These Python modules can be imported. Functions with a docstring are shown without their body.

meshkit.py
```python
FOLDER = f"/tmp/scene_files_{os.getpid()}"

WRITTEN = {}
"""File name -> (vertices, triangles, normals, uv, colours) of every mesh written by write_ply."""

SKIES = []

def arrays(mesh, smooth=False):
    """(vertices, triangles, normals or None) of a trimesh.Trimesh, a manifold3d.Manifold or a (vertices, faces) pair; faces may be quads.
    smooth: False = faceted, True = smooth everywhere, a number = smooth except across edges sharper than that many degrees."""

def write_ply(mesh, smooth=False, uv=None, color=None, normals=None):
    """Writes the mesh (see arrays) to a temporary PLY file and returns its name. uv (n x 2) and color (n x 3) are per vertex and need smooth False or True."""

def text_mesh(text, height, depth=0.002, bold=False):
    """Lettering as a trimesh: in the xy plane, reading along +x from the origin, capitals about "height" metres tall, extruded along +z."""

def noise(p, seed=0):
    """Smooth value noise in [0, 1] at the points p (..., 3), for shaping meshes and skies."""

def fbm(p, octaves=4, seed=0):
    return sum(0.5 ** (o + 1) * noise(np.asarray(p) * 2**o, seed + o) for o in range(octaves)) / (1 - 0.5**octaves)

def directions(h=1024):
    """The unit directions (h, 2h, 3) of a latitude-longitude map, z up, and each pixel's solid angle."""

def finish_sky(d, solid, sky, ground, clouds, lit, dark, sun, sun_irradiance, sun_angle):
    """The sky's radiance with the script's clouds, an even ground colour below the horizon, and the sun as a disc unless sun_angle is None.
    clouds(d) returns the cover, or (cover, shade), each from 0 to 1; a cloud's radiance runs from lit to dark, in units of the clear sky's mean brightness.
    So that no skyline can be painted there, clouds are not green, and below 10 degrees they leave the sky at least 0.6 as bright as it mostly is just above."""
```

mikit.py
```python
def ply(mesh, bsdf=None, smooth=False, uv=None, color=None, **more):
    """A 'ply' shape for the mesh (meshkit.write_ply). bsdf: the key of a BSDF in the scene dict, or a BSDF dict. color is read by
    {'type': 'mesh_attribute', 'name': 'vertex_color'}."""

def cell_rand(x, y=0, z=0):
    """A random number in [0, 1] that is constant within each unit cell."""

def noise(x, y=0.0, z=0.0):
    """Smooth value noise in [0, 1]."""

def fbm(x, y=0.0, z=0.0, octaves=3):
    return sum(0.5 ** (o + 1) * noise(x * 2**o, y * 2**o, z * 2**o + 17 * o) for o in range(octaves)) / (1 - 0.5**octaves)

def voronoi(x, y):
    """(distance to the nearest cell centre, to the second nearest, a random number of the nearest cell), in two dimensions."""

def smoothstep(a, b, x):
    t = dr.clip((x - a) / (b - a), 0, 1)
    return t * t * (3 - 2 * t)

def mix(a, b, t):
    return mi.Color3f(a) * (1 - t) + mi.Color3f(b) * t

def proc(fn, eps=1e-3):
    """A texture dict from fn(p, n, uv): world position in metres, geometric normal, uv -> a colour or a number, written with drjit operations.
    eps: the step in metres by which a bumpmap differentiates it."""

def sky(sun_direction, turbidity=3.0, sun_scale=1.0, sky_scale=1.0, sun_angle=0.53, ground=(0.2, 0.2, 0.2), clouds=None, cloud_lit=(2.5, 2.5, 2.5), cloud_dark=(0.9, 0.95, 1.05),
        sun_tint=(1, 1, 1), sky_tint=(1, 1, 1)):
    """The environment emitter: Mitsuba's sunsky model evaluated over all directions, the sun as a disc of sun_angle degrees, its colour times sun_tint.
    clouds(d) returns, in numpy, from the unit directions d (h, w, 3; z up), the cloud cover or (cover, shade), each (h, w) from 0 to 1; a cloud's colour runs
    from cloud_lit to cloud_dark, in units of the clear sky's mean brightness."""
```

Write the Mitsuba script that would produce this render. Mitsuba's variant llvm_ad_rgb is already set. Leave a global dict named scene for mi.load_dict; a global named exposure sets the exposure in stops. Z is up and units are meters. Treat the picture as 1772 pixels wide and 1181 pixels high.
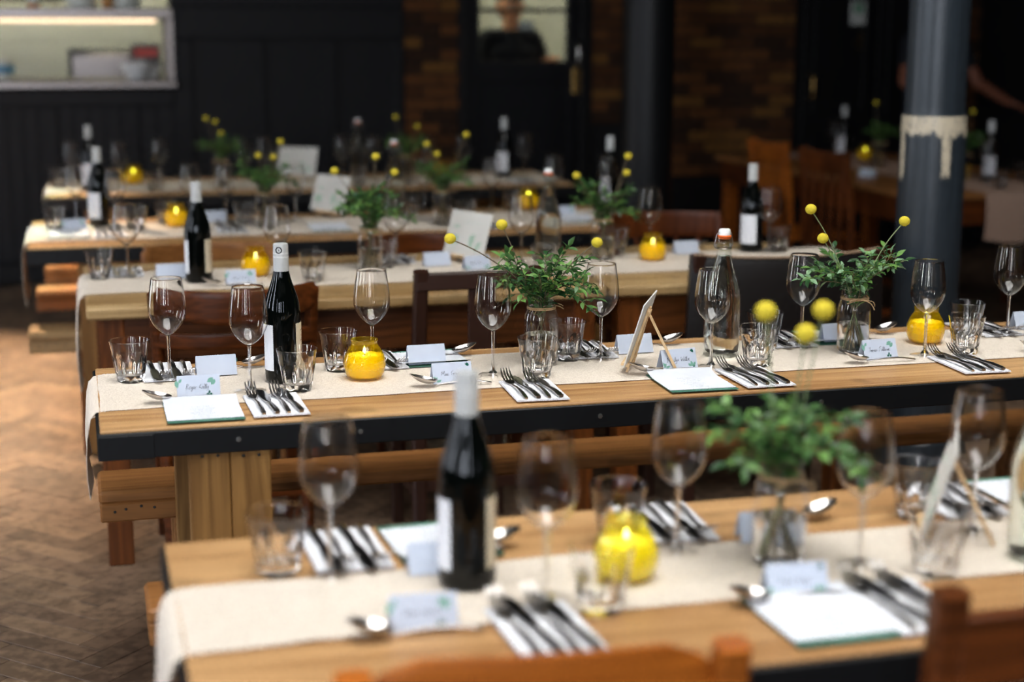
import math, random
import numpy as np, trimesh, mitsuba as mi, drjit as dr, mikit, meshkit
import manifold3d as m3
from shapely.geometry import LineString, Polygon, box as sbox
from shapely.ops import unary_union

T = mi.ScalarTransform4f
scene, labels = {}, {}
exposure = -0.78

# ------------------------------------------------------------------ camera
PITCH, ROLL, YAW, EYE = .1958, .0028, .2677, 1.5105
_f = np.array([math.sin(YAW) * math.cos(PITCH), math.cos(YAW) * math.cos(PITCH), -math.sin(PITCH)])
_r = np.array([math.cos(YAW), -math.sin(YAW), 0.0])
_u = np.cross(_r, _f)
_up = -_r * math.sin(ROLL) + _u * math.cos(ROLL)
scene['camera'] = {'type': 'thinlens', 'fov': math.degrees(2 * math.atan(886 / 2750)), 'fov_axis': 'x',
                   'aperture_radius': 0.0155, 'focus_distance': 3.52, 'near_clip': 0.05, 'far_clip': 60.0,
                   'to_world': T().look_at(origin=[0, 0, EYE], target=[*(np.array([0, 0, EYE]) + _f)], up=[*_up])}

# ------------------------------------------------------------------ lights: all out of view but the heat lamp strip and the flames
UNSEEN_SKYLIGHT = (12.2, 12.2, 12.1)
UNSEEN_FRONT_WINDOW = (30.0, 32.5, 37.0)
UNSEEN_LEFT_WINDOW = (24.0, 26.0, 29.5)
UNSEEN_DOOR_LIGHT = (5.5, 5.8, 6.4)
UNSEEN_AISLE_SPOT = (900.0, 690.0, 480.0)
UNSEEN_PENDANT = (150.0, 138.0, 120.0)
UNSEEN_KITCHEN_LAMP = (38.0, 37.0, 29.0)
HEAT_LAMP = (3.6, 2.5, 1.5)
FLAME = (60.0, 44.0, 20.0)


def lin(r, g, b):
    v = np.array([r, g, b]) / 255.0
    return [float(x) for x in np.where(v < .04045, v / 12.92, ((v + .055) / 1.055) ** 2.4)]


def rgb(c):
    return {'type': 'rgb', 'value': list(c)}


# ------------------------------------------------------------------ materials
def mat(name, color, rough=.5, metal=0.0, spec=.5, two=False, **more):
    b = {'type': 'principled', 'base_color': rgb(color) if isinstance(color, (list, tuple)) else color,
         'roughness': rough, 'metallic': metal, **({} if metal else {'specular': spec}), **more}
    scene['mat_' + name] = {'type': 'twosided', 'bsdf': b} if two else b
    return name


def wood(light, dark, axis, scale=1.0, wear=0.0):
    L, D = lin(*light), lin(*dark)

    def fn(p, n, uv):
        a, b, c = (p.x, p.y, p.z) if axis == 'x' else (p.y, p.x, p.z) if axis == 'y' else (p.z, p.x, p.y)
        w = mikit.fbm(a * 2.1 * scale + 5, b * 9 * scale, c * 9 * scale, 2)
        g = mikit.fbm(a * 3.0 * scale, (b + w * .05) * 85 * scale, (c + w * .05) * 85 * scale, 3)
        s = mikit.noise(a * 1.4, b * 7, c * 7)
        t = mikit.smoothstep(.25, .85, g * .7 + s * .45)
        col = mikit.mix(L, D, t)
        if wear:
            st = mikit.smoothstep(.62, .8, mikit.fbm(p.x * 11, p.y * 14, p.z * 14, 2))
            col = col * (1 - wear * st)
        return col
    return mikit.proc(fn)


mat('table_wood', wood((194, 154, 106), (150, 108, 66), 'x', wear=.25), .42, spec=.22)
mat('farm_wood', wood((192, 164, 118), (142, 110, 68), 'x', wear=.3), .45, spec=.22)
mat('band_steel', lin(12, 14, 16), .45, spec=.25)
mat('leg_wood', wood((146, 108, 60), (106, 74, 38), 'z'), .5, spec=.22)
mat('bench_wood', wood((146, 98, 54), (108, 69, 35), 'x', wear=.25), .45, spec=.22)
mat('bench_grey', wood((150, 122, 84), (108, 84, 56), 'x', wear=.3), .5, spec=.22)
mat('farm_leg', wood((126, 68, 25), (78, 40, 13), 'z'), .45, spec=.22)
mat('farm_apron', wood((100, 55, 22), (62, 32, 12), 'x'), .45, spec=.22)
mat('chair_orange', wood((176, 98, 32), (128, 64, 18), 'x'), .35, spec=.22)
mat('chair_brown', wood((104, 52, 20), (62, 30, 11), 'x'), .32, spec=.22)
mat('chair_red', wood((104, 52, 22), (64, 30, 12), 'z'), .35, spec=.22)
mat('chair_dark', lin(46, 25, 17), .35)
mat('chair_oak', wood((164, 112, 62), (116, 72, 36), 'x'), .35, spec=.22)
mat('leather', lin(16, 12, 11), .45)
mat('stud', lin(160, 132, 104), .3)
mat('bolt_steel', lin(150, 152, 150), .35, 1.0)
mat('nail', lin(30, 24, 20), .6)


def weave(p, n, uv):
    a = mikit.fbm(p.x * 260, p.y * 700, p.z * 260, 2)
    b = mikit.fbm(p.x * 620, p.y * 240, p.z * 620, 2)
    t = mikit.smoothstep(.3, .75, .5 * a + .5 * b)
    return mikit.mix(lin(212, 201, 186), lin(192, 180, 164), t)


mat('linen', mikit.proc(weave), .85, spec=.15, two=True)
mat('dark_linen', lin(150, 124, 108), .85, spec=.15, two=True)
mat('napkin', lin(220, 221, 224), .75, spec=.2)
mat('paper', lin(212, 215, 220), .7, spec=.2, two=True)
mat('board_card', lin(214, 212, 204), .7, spec=.2, two=True)
mat('card_paper', lin(190, 198, 212), .75, spec=.2, two=True)
mat('menu_green', lin(62, 104, 88), .7, spec=.2)
mat('leaf_print', lin(112, 158, 142), .7, spec=.2)
mat('leaf_print_dark', lin(22, 82, 70), .7, spec=.2)
mat('ink', lin(52, 52, 66), .7, spec=.1)
mat('pale_print', lin(196, 206, 196), .8, spec=.1)
mat('pale_green_print', lin(168, 192, 172), .8, spec=.1)
mat('print_grey', lin(150, 156, 160), .8, spec=.1)
mat('silver', lin(224, 219, 214), .19, 1.0)
mat('knife_steel', lin(206, 204, 202), .16, 1.0)
mat('bottle_glass', lin(4, 6, 5), .03, spec=.3)
mat('capsule', lin(206, 208, 206), .35)
mat('capsule_grey', lin(182, 184, 182), .35)
mat('bottle_label', lin(226, 228, 232), .7, spec=.2)
mat('back_label', lin(206, 192, 166), .7, spec=.2)
mat('label_print', lin(140, 98, 74), .7, spec=.2)
scene['mat_thin_glass'] = {'type': 'thindielectric', 'int_ior': 1.52, 'ext_ior': 1.0}
scene['mat_solid_glass'] = {'type': 'dielectric', 'int_ior': 1.5, 'ext_ior': 1.0}
scene['mat_green_glass'] = {'type': 'thindielectric', 'int_ior': 1.52, 'specular_transmittance': rgb([.93, .97, .95])}
scene['mat_water'] = {'type': 'dielectric', 'int_ior': 1.33, 'ext_ior': 1.0}
for k_, tr, tint in (('amber_glass', [1.0, .80, .07], (252, 212, 12)), ('lemon_glass', [.98, .92, .18], (238, 214, 40))):
    # pressed coloured glass: mostly clear, a little of the light scatters in it
    scene[f'mat_{k_}'] = {'type': 'blendbsdf', 'weight': .12, 'bsdf_0': {'type': 'thindielectric', 'int_ior': 1.5, 'specular_transmittance': rgb(tr)},
                          'bsdf_1': {'type': 'principledthin', 'base_color': rgb(lin(*tint)), 'roughness': .25, 'diff_trans': 1.3, 'spec_trans': 0.0}}
mat('wax', lin(253, 242, 160), .5, spec=.3, two=True)
mat('wick', lin(30, 25, 20), .8)
mat('leaf', lin(62, 98, 48), .42, two=True)
mat('leaf_light', lin(98, 138, 66), .42, two=True)
mat('leaf_pale', lin(114, 148, 108), .42, two=True)
mat('leaf_dark', lin(34, 70, 34), .42, two=True)
mat('twig', lin(92, 84, 56), .6)
mat('flower_stem', lin(96, 84, 62), .6)
mat('flower_stem_green', lin(126, 140, 96), .6)
mat('craspedia', lin(206, 186, 58), .8, spec=.1)
mat('twine', lin(176, 148, 112), .9, spec=.1)
mat('easel_wood', wood((226, 198, 154), (196, 160, 112), 'z', 2.0), .55)
mat('ceramic', lin(240, 240, 238), .25)
mat('rubber_orange', lin(236, 106, 36), .5)
mat('wire', lin(190, 190, 190), .25, 1.0)
mat('wall_paint', lin(12, 12, 13), .55, spec=.3, two=True)
mat('panel_paint', lin(17, 18, 21), .5, spec=.22)
mat('dark_paint', lin(8, 8, 9), .55, spec=.25, two=True)
mat('ceiling_paint', lin(60, 58, 56), .8, two=True)
mat('mortar', lin(24, 18, 14), .9)
for k, c in enumerate([(92, 57, 30), (72, 44, 24), (106, 72, 34), (50, 33, 22)]):
    mat(f'brick_{k}', lin(*c), .9, spec=.2)
mat('frame_paint', lin(11, 12, 13), .5, spec=.3)
mat('brass', lin(176, 142, 84), .35, 1.0)
mat('kitchen_tile', lin(226, 226, 208), .3)
mat('grout', lin(190, 188, 170), .8)
mat('steel', lin(150, 142, 138), .32, 1.0)
mat('steel_dark', lin(74, 72, 66), .4, .6)
mat('white_plastic', lin(226, 228, 216), .4)
mat('blue_plastic', lin(96, 148, 176), .4)
mat('amber_plastic', lin(182, 120, 22), .3)
mat('orange_plastic', lin(230, 150, 60), .4)
mat('red_print', lin(176, 70, 66), .6)
mat('black_plastic', lin(24, 24, 26), .4)
mat('skin', lin(222, 160, 116), .55)
mat('skin_dark', lin(128, 76, 54), .55)
mat('hair', lin(46, 32, 22), .7)
mat('black_cloth', lin(36, 38, 42), .9, spec=.1)
mat('trouser_cloth', lin(30, 30, 34), .9, spec=.1)
mat('sign_white', lin(190, 192, 186), .5)
mat('sign_green', lin(40, 120, 74), .5)
mat('blue_notice', lin(84, 98, 124), .6)


def floor_tone(light, dark):
    L, D = lin(*light), lin(*dark)

    def fn(p, n, uv):
        a, b = (p.x + p.y) * .7071, (p.x - p.y) * .7071
        g = mikit.fbm(a * 40, b * 40, 0, 3)
        w = mikit.fbm(p.x * 2.2, p.y * 2.2, 3, 2)
        return mikit.mix(L, D, mikit.smoothstep(.3, .8, g * .65 + w * .45))
    return mikit.proc(fn)


for k, (a, b) in enumerate([((126, 103, 83), (92, 75, 61)), ((118, 96, 78), (86, 70, 57)), ((133, 109, 87), (97, 79, 63)), ((110, 90, 73), (80, 66, 54))]):
    mat(f'floor_{k}', floor_tone(a, b), .33)
mat('floor_gap', lin(36, 28, 22), .8)

COL = np.array([2.85, 4.92])


def column_paint(p, n, uv):
    ang = dr.atan2(p.y - float(COL[1]), p.x - float(COL[0]))
    base = math.atan2(-COL[1], -COL[0])
    d = ang - base
    d = dr.select(d > math.pi, d - 2 * math.pi, dr.select(d < -math.pi, d + 2 * math.pi, d))   # 0 towards the room's middle, - left
    e = mikit.fbm(d * 9, p.z * 26, 1, 3)
    edge = 1.155 + (e - .5) * .05
    band = mikit.smoothstep(edge - .006, edge + .006, p.z) * (1 - mikit.smoothstep(1.213, 1.217, p.z))

    def drip(at, wide, low):
        return (1 - mikit.smoothstep(wide * .6, wide, dr.abs(d - at + (e - .5) * .12))) * mikit.smoothstep(low, low + .03, p.z) * (1 - mikit.smoothstep(1.19, 1.2, p.z))
    m = dr.maximum(band, dr.maximum(drip(-1.12, .17, .985), drip(.42, .19, 1.0)))
    m = m * mikit.smoothstep(.2, .3, mikit.fbm(d * 30, p.z * 60, 5, 2))
    s = mikit.fbm(d * 16, p.z * 3, 2, 2)
    paint = mikit.mix(lin(45, 53, 60), lin(35, 41, 46), s)
    return mikit.mix(paint, lin(196, 184, 160), m)


mat('column_paint', mikit.proc(column_paint), .33)


# ------------------------------------------------------------------ helpers
COUNT = {}


def fresh(key):
    """A key that is still free: the plain name first, then _001, _002 ..."""
    n = COUNT.get(key, 0)
    COUNT[key] = n + 1
    return key if n == 0 else f'{key}_{n:03d}'


def thing(name, label, cat, group=None):
    key = fresh(name)
    labels[key] = {'label': label, 'category': cat}
    if group:
        labels[key]['group'] = group
    return key


def struct(name):
    key = fresh(name)
    labels[key] = {'kind': 'structure'}
    return key


def shape(mesh, bsdf, smooth=False, **more):
    return mikit.ply(mesh, 'mat_' + bsdf, smooth=smooth, **more)


def put(parent, part, d, to=None, label=None, kind=None):
    key = fresh(f'{parent}__{part}') if part else parent
    scene[key] = d if to is None else {**d, 'to_world': to}
    if label or kind:
        labels.setdefault(key, {})
        if label:
            labels[key]['label'] = label
        if kind:
            labels[key]['kind'] = kind
    return key


def at(x, y, z=0.0, rz=0.0, s=1.0):
    return T().translate([x, y, z]).rotate([0, 0, 1], rz).scale([s, s, s])


def cat(*ms):
    return trimesh.util.concatenate([m for m in ms])


def bx(x0, x1, y0, y1, z0, z1, b=0.0):
    """A box with chamfered edges."""
    if b <= 0:
        m = trimesh.creation.box([x1 - x0, y1 - y0, z1 - z0])
        m.apply_translation([(x0 + x1) / 2, (y0 + y1) / 2, (z0 + z1) / 2])
        return m
    b = min(b, (x1 - x0) / 2.01, (y1 - y0) / 2.01, (z1 - z0) / 2.01)
    pts = []
    for x, sx in ((x0, 1), (x1, -1)):
        for y, sy in ((y0, 1), (y1, -1)):
            for z, sz in ((z0, 1), (z1, -1)):
                pts += [(x, y + sy * b, z + sz * b), (x + sx * b, y, z + sz * b), (x + sx * b, y + sy * b, z)]
    return trimesh.convex.convex_hull(np.array(pts))


def hull(pts):
    return trimesh.convex.convex_hull(np.array(pts, float))


def lathe(prof, n=48, mod=None, closed=False):
    """Turns the profile (r, z) about z; mod(theta, k, r) may change the radius of ring k."""
    th = np.arange(n) * 2 * math.pi / n
    vs, rings = [], []
    for k, (r, z) in enumerate(prof):
        if r == 0:
            rings.append([len(vs)])
            vs.append((0, 0, z))
        else:
            rr = mod(th, k, r) if mod else np.full(n, r)
            rings.append(list(range(len(vs), len(vs) + n)))
            vs += [(a * math.cos(t), a * math.sin(t), z) for a, t in zip(rr, th)]
    fs = []
    for a, b in zip(rings[:-1], rings[1:]):
        for i in range(n):
            j = (i + 1) % n
            if len(a) == 1 and len(b) == 1:
                continue
            if len(a) == 1:
                fs.append((a[0], b[j], b[i]))
            elif len(b) == 1:
                fs.append((a[i], a[j], b[0]))
            else:
                fs += [(a[i], a[j], b[j]), (a[i], b[j], b[i])]
    return trimesh.Trimesh(np.array(vs), np.array(fs), process=False)


def sweep(path, a, b, n=8, power=1.0, up=(0, 0, 1)):
    """A closed tube along the path with half-width a (sideways) and half-thickness b (up), each a number or one per point."""
    p = np.asarray(path, float)
    t = np.gradient(p, axis=0)
    t /= np.linalg.norm(t, axis=1, keepdims=True)
    side = np.cross(t, np.broadcast_to(np.asarray(up, float), t.shape))
    bad = np.linalg.norm(side, axis=1) < 1e-6
    side[bad] = [1, 0, 0]
    side /= np.linalg.norm(side, axis=1, keepdims=True)
    nrm = np.cross(side, t)
    a = np.broadcast_to(np.asarray(a, float), (len(p),))
    b = np.broadcast_to(np.asarray(b, float), (len(p),))
    th = np.arange(n) * 2 * math.pi / n + math.pi / n
    c, s = np.cos(th), np.sin(th)
    c, s = np.sign(c) * np.abs(c) ** power, np.sign(s) * np.abs(s) ** power
    v = p[:, None] + a[:, None, None] * c[None, :, None] * side[:, None] + b[:, None, None] * s[None, :, None] * nrm[:, None]
    v = np.vstack([v.reshape(-1, 3), p[:1], p[-1:]])
    m, f = len(p), []
    for i in range(m - 1):
        for j in range(n):
            k = (j + 1) % n
            f += [(i * n + j, i * n + k, (i + 1) * n + k), (i * n + j, (i + 1) * n + k, (i + 1) * n + j)]
    for j in range(n):
        k = (j + 1) % n
        f += [(m * n, k, j), (m * n + 1, (m - 1) * n + j, (m - 1) * n + k)]
    mesh = trimesh.Trimesh(v, np.array(f), process=False)
    if mesh.volume < 0:
        mesh.invert()
    return mesh


def tube(path, r, n=6):
    return sweep(path, r, r, n)


def smoothpath(pts, n):
    p = np.asarray(pts, float)
    d = np.r_[0, np.cumsum(np.linalg.norm(np.diff(p, axis=0), axis=1))]
    from scipy.interpolate import PchipInterpolator
    return PchipInterpolator(d, p)(np.linspace(0, d[-1], n))


def flat(poly, depth):
    """A flat print: shapely geometry in xy, extruded along +z."""
    gs = [g for g in getattr(poly, 'geoms', [poly]) if g.area > 0]
    return cat(*[trimesh.creation.extrude_polygon(g, depth, engine='earcut') for g in gs])


def moved(m, x=0, y=0, z=0, rx=0, ry=0, rz=0):
    m = m.copy()
    for ang, ax in ((rx, [1, 0, 0]), (ry, [0, 1, 0]), (rz, [0, 0, 1])):
        if ang:
            m.apply_transform(trimesh.transformations.rotation_matrix(math.radians(ang), ax))
    m.apply_translation([x, y, z])
    return m


class Kit:
    """A kind of thing: parts as (name, shape dict, holder part or None); each copy gets its own keys."""
    def __init__(self):
        self.parts = []

    def add(self, name, mesh, bsdf, smooth=False, under=None, label=None, kind=None, **more):
        self.parts.append((name, shape(mesh, bsdf, smooth, **more), under, label, kind))
        return len(self.parts) - 1

    def place(self, name, label, cat_, to, group=None):
        root = thing(name, label, cat_, group)
        keys = []
        for nm, d, under, lb, kd in self.parts:
            if nm is None:
                scene[root] = {**d, 'to_world': to}
                keys.append(root)
            else:
                keys.append(put(root if under is None else keys[under], nm, d, to, lb, kd))
        return root


# ------------------------------------------------------------------ the room
WALL = 9.8          # the back wall stands at this y
X0, X1, Y0, CEIL = -4.2, 7.4, -4.4, 4.4
HL, HR, HB, HT = -2.6, .585, 1.19, 2.25       # the kitchen hatch
DL, DR_, DTOP = 2.40, 3.13, 2.3                # the kitchen door
k = struct('floor')
scene[k] = shape(bx(X0, X1, Y0, WALL + 3.4, -.2, -.004), 'floor_gap')


def floor_blocks():
    """Herringbone parquet: blocks of 75 x 300 mm at 45 degrees; the nearest 290 are pieces of their own."""
    rnd = random.Random(4)
    w, l = .075, .30
    block = bx(0, l - .002, 0, w - .002, -.012, 0, .0015)
    plys = [shape(block, f'floor_{i}') for i in range(4)]
    spots, s = [], math.sqrt(.5)
    for i in range(-260, 260):
        for j in range(-26, 27):
            for ox, oy, ang in ((i + 8 * j, i, 0), (i + 8 * j + 1, i - 7, 90)):
                ox, oy = ox * w, oy * w
                cx, cy = ox + (l / 2 if ang == 0 else -w / 2), oy + (w / 2 if ang == 0 else l / 2)
                spots.append(((cx - cy) * s, (cx + cy) * s, (ox - oy) * s, (ox + oy) * s, ang + 45))    # turned by 45 degrees
    # the pattern repeats along the stairs; keep what lies in the room
    keep = [p for p in spots if X0 < p[0] < X1 and .5 < p[1] < WALL - .1]
    def near(p):
        gx, gy = p[0], p[1]
        return gy + (0 if -.75 < gx < .36 and gy > 3.3 else 50 + abs(gx))
    keep.sort(key=near)
    for p in keep[:290]:
        put('floor', 'block', plys[rnd.randrange(4)], T().translate([p[2], p[3], rnd.uniform(-.0008, .0006)]).rotate([0, 0, 1], p[4]))
    rest = [[] for _ in range(4)]
    for p in keep[290:]:
        rest[rnd.randrange(4)].append((p[2], p[3], math.radians(p[4])))
    bv, bf = np.array(block.vertices), np.array(block.faces)
    for t, lst in enumerate(rest):
        q = np.array(lst)
        c, s = np.cos(q[:, 2])[:, None], np.sin(q[:, 2])[:, None]
        v = np.stack([q[:, :1] + c * bv[None, :, 0] - s * bv[None, :, 1], q[:, 1:2] + s * bv[None, :, 0] + c * bv[None, :, 1], np.broadcast_to(bv[None, :, 2], (len(q), len(bv)))], -1)
        f = bf[None] + (np.arange(len(q)) * len(bv))[:, None, None]
        put('floor', 'herringbone', shape((v.reshape(-1, 3), f.reshape(-1, 3)), f'floor_{t}'), kind='stuff')


floor_blocks()

# back wall: pieces around the hatch and the door
k = struct('wall_back')
scene[k] = shape(cat(bx(X0, HL, WALL, WALL + .2, 0, CEIL), bx(HL, HR, WALL, WALL + .2, 0, HB - .05), bx(HL, HR, WALL, WALL + .2, HT, CEIL),
                     bx(HR, DL - .07, WALL, WALL + .2, 0, CEIL), bx(DL - .07, DR_ + .07, WALL, WALL + .2, DTOP, CEIL), bx(DR_ + .07, X1, WALL, WALL + .2, 0, CEIL)), 'wall_paint')
# panelling right of the hatch: stiles and rails stand proud of recessed boards
for x0, x1 in ((.70, 1.07), (1.11, 1.50), (1.55, 1.95)):
    put('wall_back', 'panel', shape(bx(x0 + .045, x1 - .02, WALL - .006, WALL, .12, 1.41, .004), 'panel_paint'))
for x0, x1 in ((.585, .70), (1.04, 1.13), (1.475, 1.565), (1.92, 1.985)):
    put('wall_back', 'stile', shape(bx(x0, x1, WALL - .03, WALL, .12, 1.43, .006), 'panel_paint'))
put('wall_back', 'rail', shape(bx(.585, 1.985, WALL - .032, WALL, 1.43, 1.62, .006), 'panel_paint'))
put('wall_back', 'rail', shape(bx(.585, 1.985, WALL - .03, WALL, 1.62, 3.0, .004), 'panel_paint'))
# counter front under the hatch: boards between posts
xs = [-2.6, -1.75, -1.0, -.2, .27, .585]
for a, b in zip(xs[:-1], xs[1:]):
    put('wall_back', 'stile', shape(bx(a, a + .11, WALL - .028, WALL, .12, 1.04, .005), 'panel_paint'))
    n = max(2, round((b - a - .11) / .09))
    for i in range(n):
        w = (b - a - .11) / n
        put('wall_back', 'board', shape(bx(a + .11 + i * w + .002, a + .11 + (i + 1) * w - .002, WALL - .012, WALL, .12, 1.04, .003), 'panel_paint'))
put('wall_back', 'rail', shape(bx(-2.6, .585, WALL - .035, WALL, 1.04, 1.14, .005), 'panel_paint'))
k = struct('baseboard_back')
scene[k] = shape(bx(X0, 1.985, WALL - .05, WALL, 0, .12, .006), 'dark_paint')


def bricks(x0, x1, z0, z1, y, seed):
    """A brick face: courses of 75 mm, bricks 215 x 65 mm, each laid slightly uneven."""
    rnd = random.Random(seed)
    plys = {}
    put('wall_back', 'brick_bed', shape(bx(x0, x1, y + .012, WALL + .02, z0, z1), 'mortar'))
    z, row = z0, 0
    while z + .03 < z1:
        x = x0 - (row % 2) * .1125
        while x < x1 - .02:
            a, b = max(x, x0), min(x + .215, x1)
            if b - a > .03:
                L = round(b - a, 3)
                col = rnd.choices(range(4), [4, 3, 2, 2])[0]
                if (L, col) not in plys:
                    plys[(L, col)] = shape(bx(0, L, 0, .03, 0, .065, .004), f'brick_{col}')
                put('wall_back', 'brick', plys[(L, col)], T().translate([a, y + rnd.uniform(-.002, .003), z]))
            x += .225
        z += .075
        row += 1


bricks(1.99, 2.33, .55, 1.85, WALL - .04, 1)
bricks(3.21, 3.40, .9, 1.85, WALL - .04, 2)
bricks(3.76, 4.60, .55, 1.85, WALL - .04, 3)
bricks(5.74, 5.97, .75, 1.85, WALL - .04, 4)

# other walls, the ceiling with a roof light out of view
k = struct('wall_right')
scene[k] = shape(bx(X1, X1 + .2, Y0, WALL, 0, CEIL), 'dark_paint')


def wall_with_holes(name, along, span, at_, holes, m='dark_paint'):
    """A wall of thickness 0.2 with openings (a0, a1, z0, z1)."""
    edges = sorted({span[0], span[1], *[h[0] for h in holes], *[h[1] for h in holes]})
    ms = []
    for a, b in zip(edges[:-1], edges[1:]):
        cuts = sorted([(h[2], h[3]) for h in holes if h[0] <= a and h[1] >= b])
        z = 0
        for c0, c1 in cuts + [(CEIL, CEIL)]:
            if c0 > z:
                ms.append(bx(a, b, at_, at_ + .2, z, c0) if along == 'x' else bx(at_, at_ + .2, a, b, z, c0))
            z = c1
    scene[struct(name)] = shape(cat(*ms), m)


FRONT = [(-3.8, -2.8, 1.0, 3.8), (-1.85, -1.25, 1.0, 3.8), (.5, .85, 1.0, 3.8)]  # behind the camera, out of view, placed for streaks on the glasses
LEFT = [(-2.2, -1.6, 1.0, 3.7), (1.3, 2.1, 1.0, 3.7), (3.9, 4.4, 1.0, 3.7)]  # out of view on the left, placed for reflections in the glasses
UNSEEN_DOOR = (6.4, 8.4, .05, 2.4)
wall_with_holes('wall_front', 'x', (X0, X1), Y0 - .2, FRONT)
wall_with_holes('wall_left', 'y', (Y0, WALL), X0 - .2, LEFT + [UNSEEN_DOOR])


def glazing(name, along, at_, hole, light, inward, bars):
    """A daylit opening out of view: its pane gives off the daylight, in a frame with glazing bars."""
    k = struct(name)
    a0, a1, z0, z1 = hole
    y = at_ + .1
    v = [(a0, y, z0), (a1, y, z0), (a1, y, z1), (a0, y, z1)] if along == 'x' else [(y, a0, z0), (y, a1, z0), (y, a1, z1), (y, a0, z1)]
    f = [[0, 1, 2, 3]]
    m = trimesh.Trimesh(np.array(v, float), np.array([[0, 1, 2], [0, 2, 3]]), process=False)
    if np.dot(m.face_normals[0], inward) < 0:
        m.invert()
    put(k, 'pane', shape(m, 'dark_paint', emitter={'type': 'area', 'radiance': rgb(light)}))
    fr = []
    W_ = .05

    def bar(p0, p1, q0, q1):
        return bx(p0, p1, y - .04, y + .06, q0, q1, .004) if along == 'x' else bx(y - .04, y + .06, p0, p1, q0, q1, .004)
    fr += [bar(a0, a0 + W_, z0, z1), bar(a1 - W_, a1, z0, z1), bar(a0, a1, z0, z0 + W_), bar(a0, a1, z1 - W_, z1)]
    nx, nz = bars
    fr += [bar(a0 + (a1 - a0) * i / nx - .014, a0 + (a1 - a0) * i / nx + .014, z0, z1) for i in range(1, nx)]
    fr += [bar(a0, a1, z0 + (z1 - z0) * i / nz - .014, z0 + (z1 - z0) * i / nz + .014) for i in range(1, nz)]
    put(k, 'frame', shape(cat(*fr), 'frame_paint'))


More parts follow.
